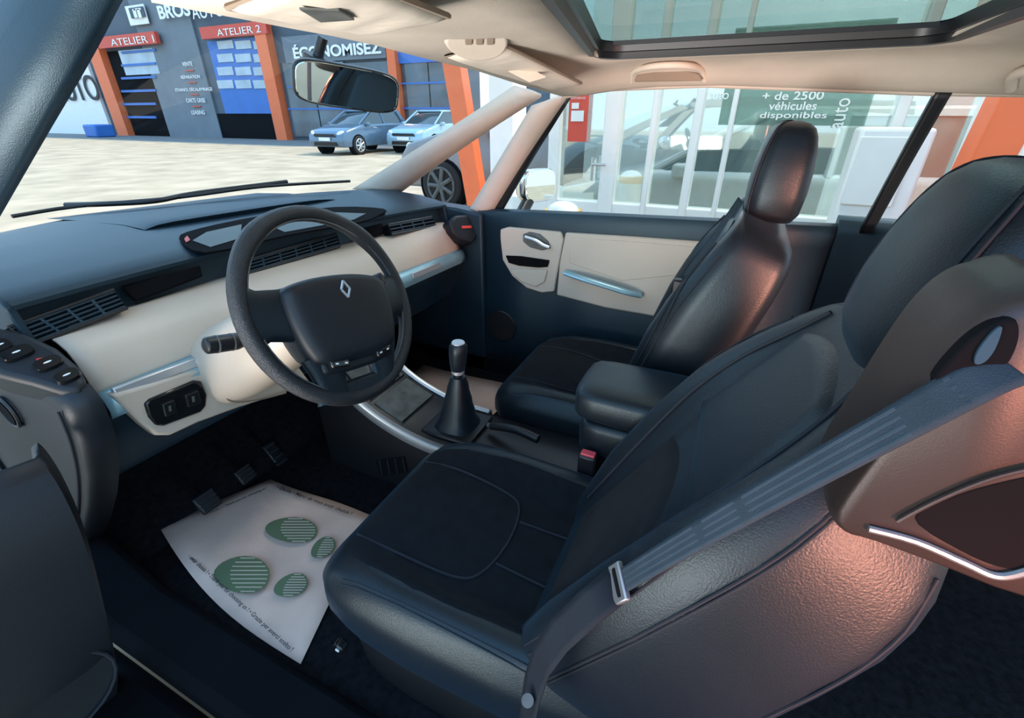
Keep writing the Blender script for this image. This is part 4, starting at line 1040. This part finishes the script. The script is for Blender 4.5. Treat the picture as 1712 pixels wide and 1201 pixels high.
for u in (784, 802, 820):
    pix_prism('lamp_lens', [(u-7, 60), (u+7, 60), (u+6, 76), (u-6, 76)], oc0+V((-.35, -.35, -.87))*.003, ocd, .006, 'seamshade', oc, .002)
gh = thing('grab_handle', 'cream grab handle above the passenger window', 'grab handle', P(1115, 125, x=.56))
bm = NB(); tube(bm, [P(1056, 136, x=.58), P(1060, 120, x=.54), P(1085, 112, x=.48), P(1118, 109, x=.46), P(1150, 110, x=.48), P(1172, 117, x=.54), P(1178, 134, x=.58)], .008, 10, smooth=5); obj('bar', bm, 'visor', gh)
bm = NB(); prism(bm, [P(u, v, x=.545) for u, v in ((1060, 137), (1064, 124), (1085, 118), (1150, 117), (1170, 123), (1174, 135))], (.01, 0, 0)); obj('backing', bm, 'seamshade', gh, .004)
gh = thing('coat_hook', 'small grab bracket at the far right of the roof lining', 'hook', P(1700, 130, x=.56))
bm = NB(); tube(bm, [P(1690, 148, x=.585), P(1694, 128, x=.55), P(1720, 118, x=.53), P(1760, 118, x=.53)], .011, 10, smooth=4); obj('bar', bm, 'visor', gh)

# wipers
wp = thing('windscreen_wiper', 'black wiper blade lying along the base of the windscreen', 'wiper', P(350, 330, z=1.17))
bm = NB(); tube(bm, [P(20, 362, z=1.16), P(130, 345, z=1.165), P(300, 330, z=1.17), P(440, 312, z=1.18), P(585, 303, z=1.165)], .0055, 8, smooth=4); obj('blade', bm, 'plasticblk', wp)
bm = NB(); tube(bm, [P(110, 343, z=1.165), P(180, 341, z=1.17), P(260, 336, z=1.17), P(330, 323, z=1.175), P(480, 304, z=1.18)], .008, 8, smooth=4); obj('arm', bm, 'plasticblk', wp)
# scuttle
bm = NB(); grid(bm, [[V((x, 1.90-.34*(x/.7)**2+.01+k*.12, 1.125-.03*x-.02*k*k)) for x in [-.75+.1*i for i in range(16)]] for k in range(6)]); obj('trim_10', bm, 'plasticblk', kind='structure', angle=80)

# ================================================================== LIGHT
w = bpy.data.worlds.new('sky'); S.world = w; w.use_nodes = True
nt = w.node_tree; bg = nt.nodes['Background']
tc = nt.nodes.new('ShaderNodeTexCoord'); sp = nt.nodes.new('ShaderNodeSeparateXYZ'); cr = nt.nodes.new('ShaderNodeValToRGB')
nt.links.new(tc.outputs['Generated'], sp.inputs[0]); nt.links.new(sp.outputs['Z'], cr.inputs['Fac']); nt.links.new(cr.outputs['Color'], bg.inputs['Color'])
e = cr.color_ramp.elements
e[0].position = 0; e[0].color = (.52, .62, .70, 1); e[1].position = .8; e[1].color = (.30, .58, .98, 1)
x = cr.color_ramp.elements.new(.25); x.color = (.48, .74, 1, 1)
bg.inputs['Strength'].default_value = 2.0
sl = bpy.data.lights.new('sun', 'SUN'); sl.energy = 2.7; sl.angle = rad(1); sl.color = (1, .86, .66)
so = bpy.data.objects.new('sun', sl); COL.objects.link(so); so.rotation_euler = V((-.4, .5, -.77)).to_track_quat('-Z', 'Y').to_euler(); so.location = (5, -8, 20)
def area(name, loc, d, e, size, col, spread=180):
    al = bpy.data.lights.new(name, 'AREA'); al.energy = e; al.size = size; al.color = col; al.spread = rad(spread)
    ao = bpy.data.objects.new(name, al); COL.objects.link(ao); ao.location = loc; ao.rotation_euler = V(d).to_track_quat('-Z', 'Y').to_euler()
area('orange_bounce_fill', (-1.75, -1.1, 1.0), (1.1, .66, -.03), 5, .6, (1, .33, .21), 24)  # added orange fill, standing in for bounce off unseen orange surfaces
area('yard_bounce_fill', (-1.75, .75, .75), (1.7, -.35, .78), 7, .8, (1, .96, .92), 60)  # added fill for the headliner, standing in for bounce off the yard ground
area('showroom_fill', (4.0, -1.0, 3.2), (0, 0, -1), 70, 2.0, (1, 1, .97))  # invented fill that brightens the showroom behind the glass
area('shopfront_fill', (1.5, .3, 4.0), (.5, 0, -1), 40, .8, (1, .98, .94))  # made-up fill under the canopy to brighten the shop front frames
S.view_settings.view_transform = 'Standard'
S.view_settings.exposure = .35
